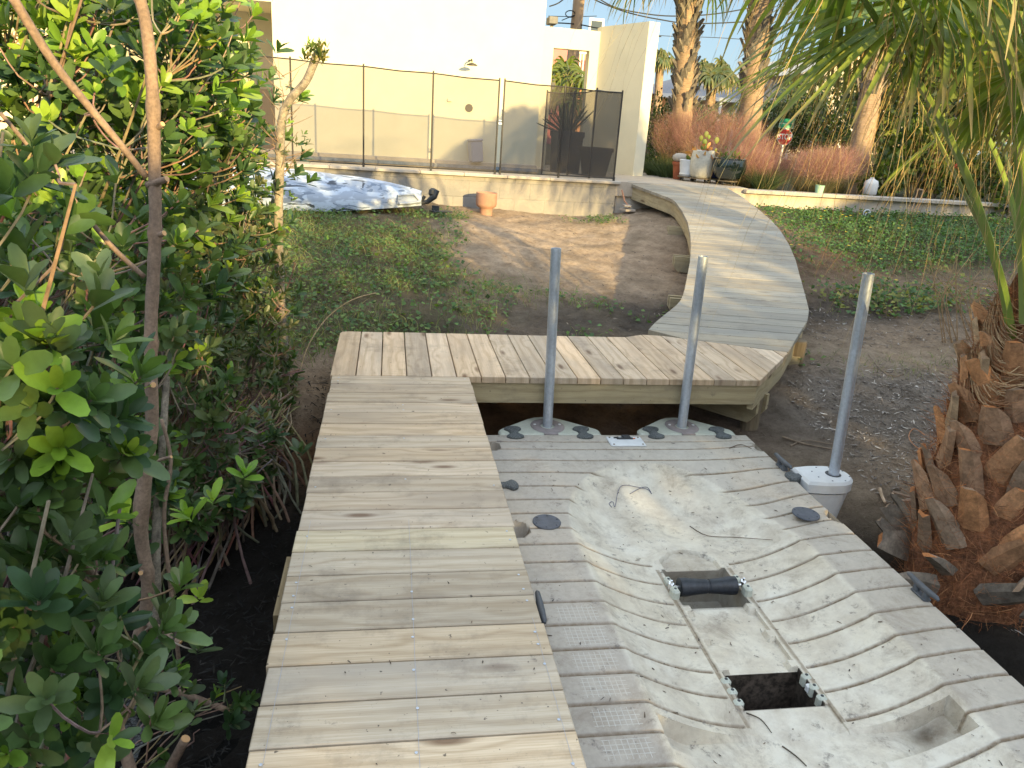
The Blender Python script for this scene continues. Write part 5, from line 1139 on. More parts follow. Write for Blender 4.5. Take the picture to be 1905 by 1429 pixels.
bush('hedge_shrub', 'dark shrub between the leaning palm and the stop sign', [B(1440, 225, 22, 1.0, .5, .6), B(1500, 250, 22, 1.3, .5, .7)], 3200, .09, .05, DK)
bush('hedge_shrub', 'broad dark green hedge behind the stop sign and the white house', [B(1560, 215, 22, 1.9, .8, 1.1), B(1700, 190, 22, 2.2, .8, 1.5), B(1480, 240, 23, 1.4, .8, .7), B(1600, 250, 20, 1.5, .6, .8)], 9500, .14, .08, DK+SG[:1])
bush('background_tree', 'dark tree mass filling the upper right corner behind the palm fronds', [B(1850, 60, 21, 2.6, 1.2, 2.6), B(1700, 90, 23, 1.6, 1.2, 1.8), B(2000, 60, 20, 2.2, 1.2, 3.0)], 9000, .22, .14, DK+SG[:2], cat='tree', stems=14)
def grass_clump(name, label, c, r_, h, n, cols, group=None, W=.004, cat='grass clump', lean=.35):
    t = thing(name, label, cat, tuple(c), 0, group); a = RNG.random(n)*6.283; q = r_*.35*np.sqrt(RNG.random(n)); p0 = np.stack([q*np.cos(a), q*np.sin(a), 0*a-.03], 1)
    a2 = a+RNG.normal(0, .5, n); out = np.stack([np.cos(a2), np.sin(a2), 0*a], 1)*(r_*RNG.uniform(.2, 1.1, n))[:, None]; H = h*RNG.uniform(.6, 1.1, n)[:, None]
    P = np.stack([p0+out*u**1.8+np.array([0, 0, 1])*H*(u-.18*u*u*lean) for u in np.linspace(0, 1, 6)], 1); strands('blades', P, M_GRASS, RNG.uniform(.5, 1.3, n)*W, pal(cols, n, .2), t); return t, P
MP = [(.34, .165, .17), (.40, .22, .20), (.28, .13, .145), (.42, .28, .22)]
def muhly(label, x, y, Y, w_, h):
    c = aty(x, y, Y); c.z = .66; t, P = grass_clump('pink_grass_clump', label, c, w_*.8, h*.75, 520, [(.12, .11, .05), (.09, .10, .04), (.22, .16, .08)], 'pink feathery grass clumps behind the wall')
    n = 6000; d = nrm(RNG.normal(size=(n, 3))); q = d*RNG.random((n, 1))**.42*np.array([w_, w_*.7, h*.42])+np.array([0, 0, h*.80]); dr = nrm(np.stack([q[:, 0]*1.1, q[:, 1], np.abs(q[:, 2])*.6+.15], 1)+RNG.normal(0, .28, (n, 3))); L = RNG.uniform(.06, .22, n)[:, None]; bd = RNG.normal(0, .15, (n, 3))
    P = np.stack([q+dr*L*k+bd*L*k*k for k in (0, .5, 1)], 1); o = strands('pink_plumes', P, M_FIBRE_T, RNG.uniform(.0012, .0028, n), pal(MP, n, .2), t); tag(o, kind='stuff')
M_FIBRE_T = mat('feathery_plume', (1, 1, 1), .95, vcol=True, trans=.3)
for lb, x, Y, w_, h in (('pink feathery grass clump right beside the courtyard wall end', 1248, 13.4, .42, .90), ('pink feathery grass clump behind the terracotta and white pots', 1300, 13.0, .50, .98), ('pink feathery grass clump behind the green glazed bowl', 1362, 12.7, .50, .92), ('pink feathery grass clump at the foot of the leaning palm', 1400, 12.3, .44, .66),
    ('pink feathery grass clump left below the stop sign', 1432, 11.9, .34, .36), ('pink feathery grass clump directly right of the stop sign', 1502, 11.8, .46, .50), ('pink feathery grass clump hanging low over the planter wall', 1530, 11.2, .50, .56), ('pink feathery grass clump touching the palm trunk by the white jug', 1562, 11.6, .46, .60), ('low pink feathery grass clump in front of the leaning palm', 1392, 11.6, .38, .50)):
    muhly(lb, x, 330, Y, w_, h)
for lb, x, Y in (('dark green tufted grass left of the pots at the end of the boardwalk', 1222, 13.0), ('dark green tufted grass between the wall end and the terracotta pot', 1246, 12.6), ('green tufted grass on the planter wall under the pink plumes', 1425, 11.3)):
    c = aty(x, 320, Y); c.z = .68; grass_clump('grass_tuft', lb, c, .38, .42, 520, DK+[(.09, .12, .04)], 'green grass tufts by the pots', W=.008)
M_FL = mat('yellow_petals', (.75, .55, .04), .7); M_RED = mat('red_flower', (.60, .10, .04), .7)
p = aty(1780, 312, 11.7); n = 40; o = leaves('red_flower', RNG.normal(0, .03, (n, 3)), RNG.normal(size=(n, 3)), RNG.normal(size=(n, 3)), .06, .04, np.ones((n, 3)), M_RED, simple=True); o.location = p; tag(o, 'single orange red flower head among the round leaved shrubs', 'flower')

# ================================================================== POTS
def pot(prof, m, label, x, y, Y, sc=1, name='plant_pot', tray=True, plant=None):
    p = aty(x, y, Y); p.z = ZT+.0; t = thing(name, label, 'plant pot', tuple(p), 0, 'plant pots at the top of the walkway'); b = MB(); z0 = .07 if tray else 0
    b.lathe([(r_*sc, z*sc+z0) for r_, z in prof], (0, 0, 0), 36); b.build('pot_body', m, t, ang=35)
    if tray:
        b = MB(); rm = prof[0][0]*sc+.03; b.lathe([(rm, .05), (rm+.005, .068), (0, .068)], (0, 0, 0), 20); b.build('caddy_tray', M_POST, t)
        for k in range(4):
            b = MB(); a = k*1.57+.6; b.tube([(rm*.8*math.cos(a)-.01, rm*.8*math.sin(a), .022), (rm*.8*math.cos(a)+.01, rm*.8*math.sin(a), .022)], .022, 10); b.box((rm*.8*math.cos(a), rm*.8*math.sin(a), .045), (.02, .02, .02)); b.build('caster', M_BLACKP, t)
    if plant:
        n, L, W, cols, zt, sp, up = plant; q = RNG.normal(0, sp, (n, 3))*np.array([1, 1, .45])+np.array([0, 0, zt]); leaves('foliage', q, RNG.normal(size=(n, 3))+np.array([0, 0, up]), RNG.normal(size=(n, 3)), L*RNG.uniform(.6, 1.2, n), W, pal(cols, n, .2), M_LEAFM, t, simple=False)
    return t
pot([(.075, 0), (.10, .22), (.115, .22), (.115, .27), (.095, .27), (.09, .2), (0, .2)], M_TERRAD, 'small dark terracotta pot topped by a whitish round stone, leftmost of the pots', 1261, 330, 12.2, tray=False)
b = MB(); b.lathe([(0, 0), (.08, .02), (.115, .07), (.11, .11), (.07, .145), (0, .155)], (0, 0, 0), 24, 1.1, 1); o = b.build('garden_stone', M_CONC, ang=60); q = aty(1261, 330, 12.2); o.location = (q.x, q.y, ZT+.25); tag(o, 'round whitish stone sitting on the small terracotta pot', 'stone')
pot([(.12, 0), (.135, .03), (.125, .05), (.15, .24), (.14, .25), (.13, .20), (0, .2)], M_WHITEP, 'bluish white pot between the terracotta pot and the large pale pot', 1278, 333, 11.95, plant=(26, .09, .05, [(.14, .18, .04), (.30, .33, .06)], .28, .05, .6))
pot([(.14, 0), (.165, .03), (.185, .15), (.185, .28), (.165, .40), (.14, .41), (.13, .36), (0, .36)], mat('stained_white_ceramic', (.60, .57, .48), .6, noise=[(9, .72, 1.08), (40, .85, 1.05)]), 'large stained white pot with round cactus pads, tallest of the pots', 1302, 338, 11.75, plant=(70, .10, .05, [(.50, .22, .08), (.38, .16, .06), (.55, .30, .12)], .42, .10, .1))
pot([(.09, 0), (.14, .08), (.155, .18), (.13, .26), (.135, .29), (.12, .29), (0, .25)], mat('blue_glaze', (.06, .08, .22), .12, noise=(8, .8, 1.2), coat=.5), 'dark blue glazed pot squeezed between the white pot and the green bowl', 1326, 341, 11.85)
pot([(.12, 0), (.20, .05), (.245, .14), (.255, .22), (.235, .30), (.25, .315), (.24, .32), (.22, .30), (.20, .26), (0, .26)], mat('green_glaze', (.016, .026, .022), .07, noise=(8, .8, 1.2), coat=.8), 'wide dark green glazed bowl, rightmost and shiniest of the pots', 1352, 346, 11.45, tray=True, plant=(60, .08, .03, [(.16, .18, .05), (.10, .13, .04)], .40, .08, .8))
q = aty(1302, 338, 11.75); b = MB(); b.cc = (.22, .27, .06)
t = thing('prickly_pear', 'yellow green prickly pear pads growing from the large white pot', 'cactus', (q.x, q.y, ZT+.44))
for (x, z, s) in ((-.01, .0, 1), (-.01, .10, .8), (-.075, .16, .7), (.0, .22, .75), (.05, .20, .5), (.19, .02, .45), (.18, .14, .8)):
    b = MB(); b.cc = tuple(v*random.uniform(.8, 1.2) for v in (.20, .25, .055)); b.lathe([(0, 0), (.025*s, .015*s), (.05*s, .06*s), (.045*s, .10*s), (.02*s, .125*s), (0, .13*s)], (x, 0, z), 14, 1, .3); b.build('pad', M_LEAFM, t, ang=60)
# odds and ends on the planter wall
def jug(x, Y):
    p = aty(x, 360, Y); p.z = .735; t = thing('plastic_jug', 'white plastic jug standing on the planter wall at the foot of the palm', 'jug', tuple(p)); b = MB(); pts = []
    b.lathe([(.085, 0), (.10, .015), (.10, .16), (.09, .20), (.04, .235), (.03, .24), (.03, .26), (0, .26)], (0, 0, 0), 24, 1.15, .8); b.build('bottle', M_WHITEP, t, ang=50); b = MB(); b.tube([(.05, 0, .22), (.10, 0, .20), (.125, 0, .12)], .013, 8); b.build('handle', M_WHITEP, t)
jug(1617, 11.25)
p = aty(1524, 355, 11.0); p.z = .735; b = MB(); b.lathe([(.055, 0), (.068, .11), (.072, .115), (.066, .115), (.05, .01), (0, .01)], (0, 0, 0), 24); o = b.build('plastic_cup', mat('mint_plastic', (.30, .50, .38), .5)); o.location = p; tag(o, 'small mint green pot on the coping below the pink grass', 'pot')
b = MB(); q1, q2, q3, q4 = aty(1695, 400, 10.78), aty(1708, 352, 10.90), aty(1718, 354, 10.90), aty(1703, 402, 10.78)
for a, c in ((q1, q2), (q2, q3), (q3, q4)): b.tube([a, c], .010, 4)
tag(b.build('wooden_frame', mat('bare_wood', (.42, .27, .17), .8)), 'narrow wooden frame leaning on the planter wall', 'frame')
b = MB(); p = aty(1612, 400, 10.6); b.tube([p+Vector((.055*math.cos(a), 0, .055*math.sin(a)+.02)) for a in np.linspace(-1, 4.6, 20)], .010, 8); b.tube([p+Vector((.055*math.cos(a)*.7, -.03, .055*math.sin(a)*.7)) for a in np.linspace(0, 4, 14)], .008, 8); tag(b.build('hose_coil', M_WHITEP), 'little coil of white hose on the grass below the planter wall', 'hose')

# ================================================================== GROUND COVER, LITTER
def inramp(x, y):
    m = (x > -.40)&(x < 2.9)&(y > 0)&(y < 5.30)
    s = x*RN[0]+y*RN[1]; t_ = x*RT[0]+y*RT[1]; tl = np.interp(s, [st(p)[0] for p in LP], [st(p)[1] for p in LP]); tr = np.interp(s, [st(p)[0] for p in RP], [st(p)[1] for p in RP])
    return m|((s > 5.4)&(t_ > tl-.02)&(t_ < tr+.02)&(y < 10.9))
def scatter(n, x0, x1, y0, y1, dens, clear=True):
    x = RNG.uniform(x0, x1, n); y = RNG.uniform(y0, y1, n); k = RNG.random(n) < dens(x, y)
    if clear: k &= ~inramp(x, y)
    x, y = x[k], y[k]; return x, y, ground_z(x, y)
def dl(x, y):
    n_ = fbm(x, y, 1.7, 33); m = sm(-x, -1.35-.3*0, -.75)*sm(y, 5.35, 5.7)*sm(-y, -10.6, -10.2); sand = blob(x, y, 2.0, 8.6, 1.45, 1.9); m = np.maximum(m, .75*blob(x, y, 2.7, 10.15, .5, .22)); m = np.maximum(m, .8*blob(x, y, 1.55, 7.0, .55, .35)); m = np.maximum(m, .6*blob(x, y, 1.6, 5.6, .9, .22)); n_ = n_+(fbm(x, y, .8, 91)-.5)*.5
    return np.clip(m*1.1-sand*.9+(n_-.54)*2.6, 0, 1)*np.clip(1-blob(x, y, -.1, 6.7, .5, .18)*.8, 0, 1)
x, y, z = scatter(26000, -4.2, 3.4, 5.3, 10.7, dl); n = len(x)
P = np.stack([x, y, z+RNG.uniform(.012, .065, n)*(.6+.8*fbm(x, y, 1.1, 8))], 1)
D = np.stack([RNG.normal(size=n), RNG.normal(size=n), RNG.normal(0, .3, n)], 1); N_ = np.stack([RNG.normal(0, .35, n), RNG.normal(-.25, .35, n), np.ones(n)], 1)
s_ = RNG.uniform(.022, .052, n)
o = leaves('creeping_ground_cover', P, D, N_, s_, s_*1.05, pal([(.07, .14, .035), (.10, .18, .04), (.05, .105, .03), (.14, .21, .05)], n, .2), M_LEAFM, simple=True, fold=.1, curl=.05)
tag(o, 'round leaved green creeper covering the bank left of the sand mound', 'ground cover', kind='stuff')
def blades(name, label, x, y, z, hmin, hmax, cols, W=.0045, lean=.5):
    n = len(x); H = RNG.uniform(hmin, hmax, n)[:, None]; l = RNG.normal(0, lean, (n, 2)); l = np.hstack([l, np.zeros((n, 1))]); b0 = np.stack([x, y, z-.01], 1)
    P = np.stack([b0+np.array([0, 0, 1])*H*(u-.25*u*u)+l*H*u*u for u in (0, .4, .75, 1)], 1); o = strands(name, P, M_GRASS, W*RNG.uniform(.6, 1.3, n), pal(cols, n, .25)); return tag(o, label, 'grass', kind='stuff')
x, y, z = scatter(52000, -4.2, 3.0, 5.3, 10.6, lambda x, y: np.clip(dl(x, y)*.75+.5*blob(x, y, 1.2, 7.1, .7, .45)+.7*sm(-x, .1, .8)*sm(-y, -6.3, -5.6)-.1, 0, 1)); blades('grass', 'sparse green grass growing through the creeper on the left bank', x, y, z, .05, .17, [(.12, .19, .05), (.09, .15, .04), (.20, .24, .09), (.32, .29, .16)])
dr = lambda x, y: np.clip(sm(x, 4.9, 5.7)*sm(y, 7.4, 8.6)*1.35+(fbm(x, y, 1.5, 12)-.5)*1.6, 0, 1)*(y < 10.78)
x, y, z = scatter(34000, 4.6, 13, 7.0, 10.8, dr); n = len(x); P = np.stack([x, y, z+RNG.uniform(.01, .08, n)*(.5+.9*fbm(x, y, 1.3, 18))], 1); s_ = RNG.uniform(.025, .05, n)
D = np.stack([RNG.normal(size=n), RNG.normal(size=n), RNG.normal(0, .4, n)], 1); N_ = np.stack([RNG.normal(0, .5, n), RNG.normal(-.3, .5, n), np.ones(n)], 1)
o = leaves('flowering_ground_cover', P, D, N_, s_, s_*.75, pal([(.075, .155, .035), (.10, .19, .045), (.05, .115, .03)], n, .2), M_LEAFM, simple=True, fold=.1, curl=.05); tag(o, 'low green flowering creeper below the planter wall at right', 'ground cover', kind='stuff')
x2, y2, z2 = scatter(16000, 4.6, 13, 7.0, 10.8, dr); blades('lawn_grass', 'loose green grass blades among the right hand creeper', x2, y2, z2, .03, .09, [(.12, .20, .05), (.17, .24, .07), (.28, .27, .12)])
k = RNG.random(n) < .006; q = P[k]+np.array([0, 0, .045]); m_ = len(q); q5 = np.repeat(q, 5, 0); a_ = np.tile(np.arange(5)*1.2566, m_)
o = leaves('yellow_flowers', q5, np.stack([np.cos(a_), np.sin(a_)-.2, .35+0*a_], 1), np.stack([0*a_, 0*a_-.3, 1+0*a_], 1), .022, .014, np.ones((len(a_), 3)), M_FL, simple=True); tag(o, 'small yellow daisy like blooms dotted over the right hand creeper', 'flowers', kind='stuff')
x, y, z = scatter(3600, 3.9, 6.5, 6.6, 7.9, lambda x, y: np.clip(blob(x, y, 5.1, 6.95, .8, .4)*1.2+(fbm(x, y, 2, 4)-.5), 0, 1)); n = len(x); s_ = RNG.uniform(.03, .06, n)
o = leaves('bank_creeper', np.stack([x, y, z+RNG.uniform(.01, .10, n)], 1), np.stack([RNG.normal(size=n), RNG.normal(size=n), RNG.normal(0, .3, n)], 1), np.stack([RNG.normal(0, .4, n), RNG.normal(-.5, .4, n), np.ones(n)], 1), s_, s_, pal([(.09, .17, .04), (.06, .12, .035), (.22, .22, .05)], n, .2), M_LEAFM, simple=True); tag(o, 'round leaved creeper hanging on the little bank behind the dead branches', 'ground cover', kind='stuff')
x, y, z = scatter(16000, 3.4, 7, 5.1, 9.5, lambda x, y: np.clip(blob(x, y, 4.3, 5.35, .75, .28)*.9+blob(x, y, 4.0, 4.85, .25, .1)+.5*blob(x, y, 5.3, 7.8, 1.4, .5)+.3*blob(x, y, 4.6, 6.9, .8, .3), 0, 1)); blades('dry_grass', 'pale dry grass tufts on the bare ground left of the shaggy palm', x, y, z, .02, .09, [(.22, .24, .12), (.30, .28, .17), (.14, .18, .07)])
# mulch, twigs, leaf litter
dm = lambda x, y: np.clip(1.15*blob(x, y, 3.75, 4.6, 1.15, .62)+.5*blob(x, y, 3.6, 3.6, 1.2, .6)+.30+.5*(fbm(x, y, 2, 14)-.5)-.6*blob(x, y, 3.9, 5.6, .9, .25)-.8*sm(z_(x, y), .2, .5)*0, 0, 1)
z_ = lambda x, y: y
def chips(name, label, x, y, z, l0, l1, w_, cols, cat='mulch', tilt=.18):
    n = len(x); L = RNG.uniform(l0, l1, n)**1.0; a = RNG.uniform(0, 6.283, n); d = np.stack([np.cos(a), np.sin(a), RNG.normal(0, tilt, n)], 1); d = nrm(d); s = nrm(np.cross(d, np.array([0, 0, 1.]))); s = nrm(s+np.stack([0*a, 0*a, RNG.normal(0, .4, n)], 1)); u = np.cross(s, d)
    W = (w_*RNG.uniform(.5, 1.4, n))[:, None]; c = np.stack([x, y, z+.006], 1); A = d*L[:, None]/2; bd = u*(L[:, None]*RNG.normal(0, .08, (n, 1)))
    V = np.stack([c-A-s*W, c-A+s*W, c+bd+s*W*1.2, c+A+s*W*.6, c+A-s*W*.6, c+bd-s*W*1.2, c-A-u*W*.7, c+A-u*W*.7], 1); B_ = (np.arange(n)*8)[:, None]
    F = np.concatenate([B_+np.array([[0, 1, 2, 5]]), B_+np.array([[5, 2, 3, 4]])]); F3 = np.concatenate([B_+np.array([[0, 5, 6]]), B_+np.array([[1, 6, 2]]), B_+np.array([[4, 7, 5]]), B_+np.array([[3, 2, 7]])])
    o = npmesh(name, V.reshape(-1, 3), [F, F3], M_CHIP, col=np.repeat(pal(cols, n, .2), 8, 0)); return tag(o, label, cat, kind='stuff')
x, y, z = scatter(16000, 2.45, 6.5, 2.6, 6.8, dm); chips('shredded_mulch', 'dark shredded wood mulch on the ground between the float and the palm', x, y, z, .01, .06, .0028, [(.16, .13, .11), (.24, .20, .17), (.09, .075, .065), (.32, .27, .23), (.42, .37, .32)])
k = RNG.random(len(x)) < .07; chips('pale_splinters', 'pale grey wood splinters scattered on the dark mulch', x[k], y[k], z[k]+.004, .015, .055, .004, [(.48, .44, .40), (.38, .34, .31)])
x, y, z = scatter(7000, -2.5, 6.8, 4.6, 10.6, lambda x, y: .25+.7*blob(x, y, 2.5, 6.4, 1.3, .8)+.5*blob(x, y, 4.6, 8, 1.6, 1)+.5*blob(x, y, -.7, 4.8, .5, .5)); chips('leaf_litter', 'fine twigs and dead leaf bits on the bare soil', x, y, z, .012, .05, .003, [(.10, .075, .055), (.17, .12, .085), (.26, .20, .15), (.06, .05, .04)], 'leaf litter')
x, y, z = scatter(9000, -2.6, -.35, 2.0, 5.2, lambda x, y: .5+0*x, False); chips('mud_litter', 'dark sticks and rotting leaves on the black mud under the mangroves', x, y, np.maximum(z, -.862)+.003, .015, .07, .0025, [(.018, .016, .014), (.03, .026, .022), (.012, .011, .010)], 'leaf litter')
b = MB()
def stick(name, pts, r, label, m=M_TWIG, cc=(.9, .9, .9), z=None):
    b = MB(); b.cc = cc; P = smoothpath(pts, 4); b.tube(P, [r*(1-.4*i/len(P)) for i in range(len(P))], 6); return tag(b.build(name, m), label, 'stick')
def gpt(x, y, dz=.01):
    p = atz(x, y, -.35)
    for _ in range(6): p = atz(x, y, float(ground_z(p.x, p.y)))
    p.z += dz; return p
stick('driftwood_stick', [gpt(1455, 815), gpt(1495, 828), gpt(1545, 838)], .009, 'longest grey stick lying by the far corner of the float')
stick('driftwood_stick', [gpt(1470, 832), gpt(1500, 822), gpt(1560, 832)], .005, 'thin dark stick crossing the longer one beside the float corner')
stick('driftwood_stick', [gpt(1636, 912), gpt(1640, 925), gpt(1646, 938)], .012, 'short pale split stick standing out on the soil by the palm', cc=(2.0, 1.9, 1.8))
stick('driftwood_stick', [gpt(1660, 920), gpt(1664, 936)], .008, 'small pale chip next to the split stick', cc=(1.8, 1.7, 1.6))
stick('driftwood_stick', [gpt(1660, 918), gpt(1700, 930), gpt(1720, 934)], .008, 'grey stick pointing at the palm trunk, upper of two', cc=(1.3, 1.2, 1.2))
stick('driftwood_stick', [gpt(1673, 935), gpt(1700, 934), gpt(1716, 937)], .010, 'grey stick pointing at the palm trunk, lower of two', cc=(1.5, 1.4, 1.4))
stick('driftwood_stick', [gpt(1600, 640), gpt(1650, 700), gpt(1700, 690)], .004, 'thin root curving over the mulch right of the leaning pole')
stick('driftwood_stick', [gpt(1720, 812), gpt(1700, 800), gpt(1690, 815), gpt(1705, 835), gpt(1740, 850)], .003, 'thin orange root looping on the soil near the palm', cc=(2.0, 1.2, .8))
# bits lying on the float
def dk(x, y, dz=.004):
    p = atz(x, y, DZ)
    for _ in range(8):
        u, v = p.x-UC, p.y; i = int(np.argmin(abs(yy-v))); j = int(np.argmin(abs(np.array(xs)-u))); p = atz(x, y, DZ+max(-.15, float(Z[i, j])))
    p.z += dz; return p
b = MB(); b.tube(smoothpath([dk(*q) for q in ((1138, 945), (1133, 938), (1140, 935), (1144, 944), (1150, 915), (1160, 904), (1188, 908), (1205, 912), (1212, 920), (1204, 908), (1190, 910), (1172, 920))], 5), .0016, 6); tag(b.build('cord', mat('grey_cord', (.10, .10, .16), .7)), 'thin tangled grey cord lying in the bowl of the float', 'cord')
stick('dry_twig', [dk(1283, 980), dk(1316, 998), dk(1370, 1001), dk(1437, 1006)], .0022, 'long thin dry twig lying across the bowl of the float', cc=(.45, .4, .38))
stick('dry_twig', [dk(1357, 835), dk(1378, 828), dk(1398, 836)], .0025, 'forked dry twig near the far right corner of the float', cc=(.5, .45, .4))
stick('dry_twig', [dk(1388, 1328), dk(1415, 1340), dk(1435, 1365)], .0022, 'bent dark twig on the float just below the second opening', cc=(.3, .3, .3))
stick('dry_twig', [dk(1455, 1390), dk(1480, 1408), dk(1500, 1427)], .0025, 'dark twig at the bottom edge of the photo on the float', cc=(.3, .3, .3))
for i, (x_, y_) in enumerate(((1262, 1329),)):
    p = dk(x_, y_, .003); o = leaves('dead_leaf', np.array([[0, 0, 0]]), np.array([[-.8, .5, .1]]), np.array([[0, 0, 1.]]), .05, .02, np.array([[.04, .03, .02]]), M_LEAFM); o.location = p; tag(o, 'curled black leaf on the left slope of the float cradle', 'leaf')
x = RNG.uniform(-.8, .8, 260); y = RNG.uniform(1.0, 4.1, 260); zz_ = np.array([float(Z[int(np.argmin(abs(yy-b_))), int(np.argmin(abs(np.array(xs)-a_)))]) for a_, b_ in zip(x, y)]); k = zz_ > -.2
chips('specks', 'dark crumbs and leaf fragments scattered over the float', x[k]+UC, y[k], zz_[k]+DZ-.002, .004, .022, .0016, [(.05, .04, .035), (.10, .07, .05)], 'debris')
x = RNG.uniform(DX0+.03, DX1-.03, 60); y = RNG.uniform(1.2, 4.3, 60); chips('deck_crumbs', 'tiny dark crumbs scattered on the straight deck boards', x, y, x*0-.003, .004, .018, .0014, [(.06, .05, .04), (.12, .08, .05)], 'debris')

# ================================================================== BEYOND THE TERRACE
# stop sign with street name blades
ps = aty(1460, 255, 19.0); t = thing('stop_sign', 'red octagonal STOP sign with green street name blades on top', 'sign', (ps.x, ps.y, .7)); SR = .20
def oct_(r_, y, m, nm, par):
    b = MB(); P = [(r_*math.cos(R(22.5+45*k)), r_*math.sin(R(22.5+45*k))) for k in range(8)]; a = [b.V((x, y, z)) for x, z in P]; c = [b.V((x, y+.004, z)) for x, z in P]; b.F(*a); b.F(*c[::-1])
    for k in range(8): j = (k+1) % 8; b.F(a[j], a[k], c[k], c[j])
    o = b.build(nm, m, par); o.location = (0, 0, ps.z-.7); return o
M_SIGNR = mat('sign_red', (.62, .035, .025), .45); M_SIGNG = mat('sign_green', (.03, .30, .15), .45)
oct_(SR*1.06, 0, M_WHITE, 'border', t); oct_(SR*.99, -.006, M_SIGNR, 'face', t)
def text(txt, size, loc, m, nm, par, sx=1.0):
    cu = bpy.data.curves.new(nm, 'FONT'); cu.body = txt; cu.size = size; cu.align_x = 'CENTER'; cu.align_y = 'CENTER'; cu.extrude = .001; cu.offset = size*.018; to = bpy.data.objects.new(nm+'_tmp', cu); COL.objects.link(to)
    dg = bpy.context.evaluated_depsgraph_get(); me = bpy.data.meshes.new_from_object(to.evaluated_get(dg)); bpy.data.objects.remove(to); me.materials.clear(); me.materials.append(m); me.name = nm
    o = bpy.data.objects.new(nm, me); COL.objects.link(o); o.parent = par; o.location = loc; o.rotation_euler = (R(90), 0, 0); o.scale = (sx, 1, 1); return o
text('STOP', .19, (0, -.012, ps.z-.7), M_WHITE, 'lettering', t, .80)
b = MB(); b.box((0, .03, (ps.z-.7+.3)/2), (.04, .03, ps.z-.7+.30)); b.build('post', M_GALV, t)
b = MB(); b.box((.0, .0, 0), (.37, .01, .10)); o = b.build('street_name_blade', M_SIGNG, t); o.location = (-.01, 0, ps.z-.7+.268); b = MB(); b.box((0, -.004, 0), (.435, .006, .012)); 
bb = MB(); bb.box((0, .004, 0), (.39, .004, .12)); o2 = bb.build('blade_border', M_WHITE, o)
b = MB(); b.box((0, 0, 0), (.01, .34, .10)); o = b.build('street_name_blade', M_SIGNG, t); o.location = (0, .0, ps.z-.7+.385); o.rotation_euler.z = R(60)
# utility pole and wires
pb0, pt0 = aty(1055, 180, 19.5), aty(1090, -120, 19.5); t = thing('utility_pole', 'weathered wooden utility pole behind the courtyard wall', 'utility pole', (pb0.x, pb0.y, .6)); b = MB(); b.tube([Vector((0, 0, -.1)), Vector((pt0.x-pb0.x, 0, pt0.z-.6))], [.17, .12], 14); b.build('pole', M_POLEW, t)
b = MB(); z_t = pt0.z-.6; b.box((pt0.x-pb0.x, -.1, z_t-.6), (2.0, .1, .12)); b.build('crossarm', M_POLEW, t)
def wire(pts, Y0, Y1_, label, r=.014):
    n = len(pts); P = smoothpath([aty(x, y, Y0+(Y1_-Y0)*i/(n-1)) for i, (x, y) in enumerate(pts)], 6); b = MB(); b.tube(P, r, 6); tag(b.build('overhead_wire', M_WIRE), label, 'wire', 'overhead wires left of the palms')
wire([(1100, -12), (1140, 12), (1190, 24), (1250, 30), (1330, 26), (1420, 10)], 19.5, 19.5, 'upper of the two thick black wires running right from the pole top')
wire([(1092, -8), (1125, 8), (1170, 24), (1225, 36), (1290, 44), (1400, 40)], 19.6, 19.6, 'lower of the two thick black wires running right from the pole top')
wire([(1022, 12), (1040, 5), (1060, -12)], 19.5, 19.5, 'short wire rising to the pole from the house corner')
wire([(1022, 42), (1060, 44), (1085, 47), (1110, 52), (1150, 56), (1230, 68)], 19.4, 19.4, 'wavy wire just above the courtyard wall')
wire([(1020, 30), (1065, 31), (1110, 30)], 19.45, 19.45, 'thin straight wire between the house and the pole', .008)
wire([(1223, 66), (1260, 68), (1330, 70), (1420, 76)], 21, 21, 'thin single wire behind the tall palm', .008)
b = MB(); q = [aty(1061+9*math.cos(a), 26-9*math.sin(a)*.7, 19.4) for a in np.linspace(0, 6, 14)]; b.tube(q, .012, 6); b.tube([q[-1], aty(1045, 38, 19.4)], .010, 6); tag(b.build('wire_coil', M_WIRE), 'small loop of slack cable beside the utility pole', 'wire')
b = MB(); p = aty(1027, 39, 15); b.box(p, (.16, .3, .12), 0, .01); b.box(p-Vector((0, 0, .16)), (.05, .05, .2)); tag(b.build('roof_vent', M_ROOF), 'small grey vent box peeking over the courtyard wall by the house', 'roof vent')
# houses
def hbox(b, x0, x1, y0, y1, z0, z1): b.poly([(x0, y0), (x1, y0), (x1, y1), (x0, y1)], z0, z1)
a0, a1 = aty(1225, 230, 34), aty(1500, 230, 34); e0 = aty(1240, 176, 34).z; rz1 = aty(1350, 152, 36).z
t = thing('house', 'single storey beige house with a grey hipped roof behind the palms', 'house', (a0.x, 34, .6)); W_ = a1.x-a0.x
b = MB(); hbox(b, .2, W_-.2, 0, 7, -.2, e0-.6); b.build('wall', M_CREAM, t)
b = MB(); z0 = e0-.6; z1 = rz1-.6+.5; v = [b.V(p) for p in ((-.4, -.6, z0), (W_+.4, -.6, z0), (W_+.4, 7.6, z0), (-.4, 7.6, z0), (3, 3.5, z1), (W_-3, 3.5, z1))]; b.F(v[0], v[1], v[5], v[4]); b.F(v[1], v[2], v[5]); b.F(v[2], v[3], v[4], v[5]); b.F(v[3], v[0], v[4]); b.F(v[3], v[2], v[1], v[0]); b.build('roof', M_ROOF, t)
b = MB(); b.box((W_/2, -.62, z0-.06), (W_+.9, .06, .16)); b.build('gutter', M_WHITE, t)
for u in (.22, .55, .8):
    b = MB(); b.box((W_*u, -.02, z0-.75), (1.3, .06, .9)); w0 = b.build('window', M_WHITE, t); b = MB(); b.box((W_*u, -.06, z0-.75), (1.15, .03, .75)); b.build('pane', M_GLASS, w0)
for u in (.36, .46): b = MB(); b.box((W_*u, -.55, z0/2), (.12, .12, z0)); b.build('porch_post', M_WHITE, t)
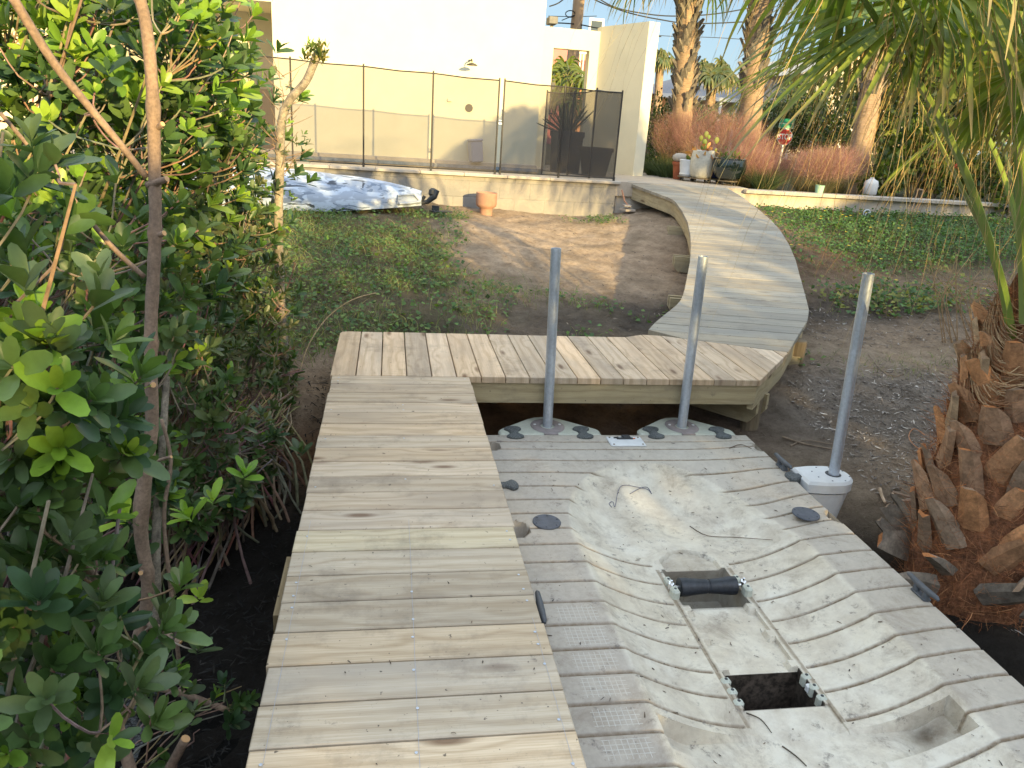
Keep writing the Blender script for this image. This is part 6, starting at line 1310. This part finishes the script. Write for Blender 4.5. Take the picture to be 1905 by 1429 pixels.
a0, a1 = aty(1475, 230, 30), aty(1640, 230, 30); t = thing('house', 'two storey white clapboard house with balcony half hidden by the palm fronds', 'house', (a0.x, 30, .6)); W_ = a1.x-a0.x; H_ = aty(1500, 140, 30).z-.6
b = MB(); hbox(b, 0, W_, 0, 7, -.2, H_); b.build('wall', mat('clapboard', (.46, .42, .36), .8), t)
b = MB(); v = [b.V(p) for p in ((-.3, -.4, H_), (W_+.3, -.4, H_), (W_+.3, 7.4, H_), (-.3, 7.4, H_), (W_/2, -.4, H_+1.0), (W_/2, 7.4, H_+1.0))]; b.F(v[0], v[1], v[4]); b.F(v[1], v[2], v[5], v[4]); b.F(v[2], v[3], v[5]); b.F(v[3], v[0], v[4], v[5]); b.F(v[3], v[2], v[1], v[0]); b.build('roof', M_CREAM, t)
b = MB(); b.box((W_/2, -.7, H_*.42), (W_, 1.4, .14)); b.build('balcony', M_WHITE, t)
for k in range(9): b = MB(); b.box((W_*k/8, -1.35, H_*.42+.3), (.05, .05, .6)); b.build('baluster', M_WHITE, t)
for k in range(4): b = MB(); b.box((W_*(.05+.3*k), -1.3, H_*.2), (.14, .14, H_*.42)); b.build('porch_post', M_WHITE, t)
for u in (.25, .6): b = MB(); b.box((W_*u, -.03, H_*.7), (.8, .06, 1.0)); w0 = b.build('window', M_CREAM, t); b = MB(); b.box((W_*u, -.07, H_*.7), (.65, .03, .85)); b.build('pane', M_GLASS, w0)
a0, a1, a2 = aty(1018, 150, 32), aty(1052, 150, 32), aty(1110, 150, 32); t = thing('house', 'pink and orange house with a white balcony seen through the courtyard doorway', 'house', (a0.x-1, 32, .6)); X1, X2 = a1.x-a0.x+1, a2.x-a0.x+2.2; H_ = 5.2
H_ = aty(1060, 60, 32).z-.6-.3
b = MB(); hbox(b, 0, X1, -.6, 6, -.2, H_); b.build('pink_wing', M_PINK, t); b = MB(); hbox(b, X1, X2, 0, 6, -.2, H_-.1); b.build('orange_wing', M_ORANGE, t)
zb = aty(1075, 143, 31.2).z-.6; b = MB(); b.box(((X1+X2)/2, -.5, zb), (X2-X1, 1.0, .12)); b.build('balcony', M_WHITE, t)
b = MB(); b.box(((X1+X2)/2, -.95, zb+.85), (X2-X1, .06, .07)); b.build('handrail', M_WHITE, t)
for k in range(20): b = MB(); b.box((X1+(X2-X1)*(k+.5)/20, -.95, zb+.45), (.045, .045, .8)); b.build('baluster', M_WHITE, t)
b = MB(); b.box((X1+1.05, -.02, zb+1.15), (.60, .06, 2.1)); w0 = b.build('window', M_WHITE, t); b = MB(); b.box((X1+1.05, -.06, zb+1.15), (.42, .03, 1.9)); b.build('pane', M_GLASS, w0)
b = MB(); b.tube([(X1+.05, -.64, .2), (X1+.05, -.64, H_-.2)], .05, 8); b.build('downpipe', M_WHITE, t)
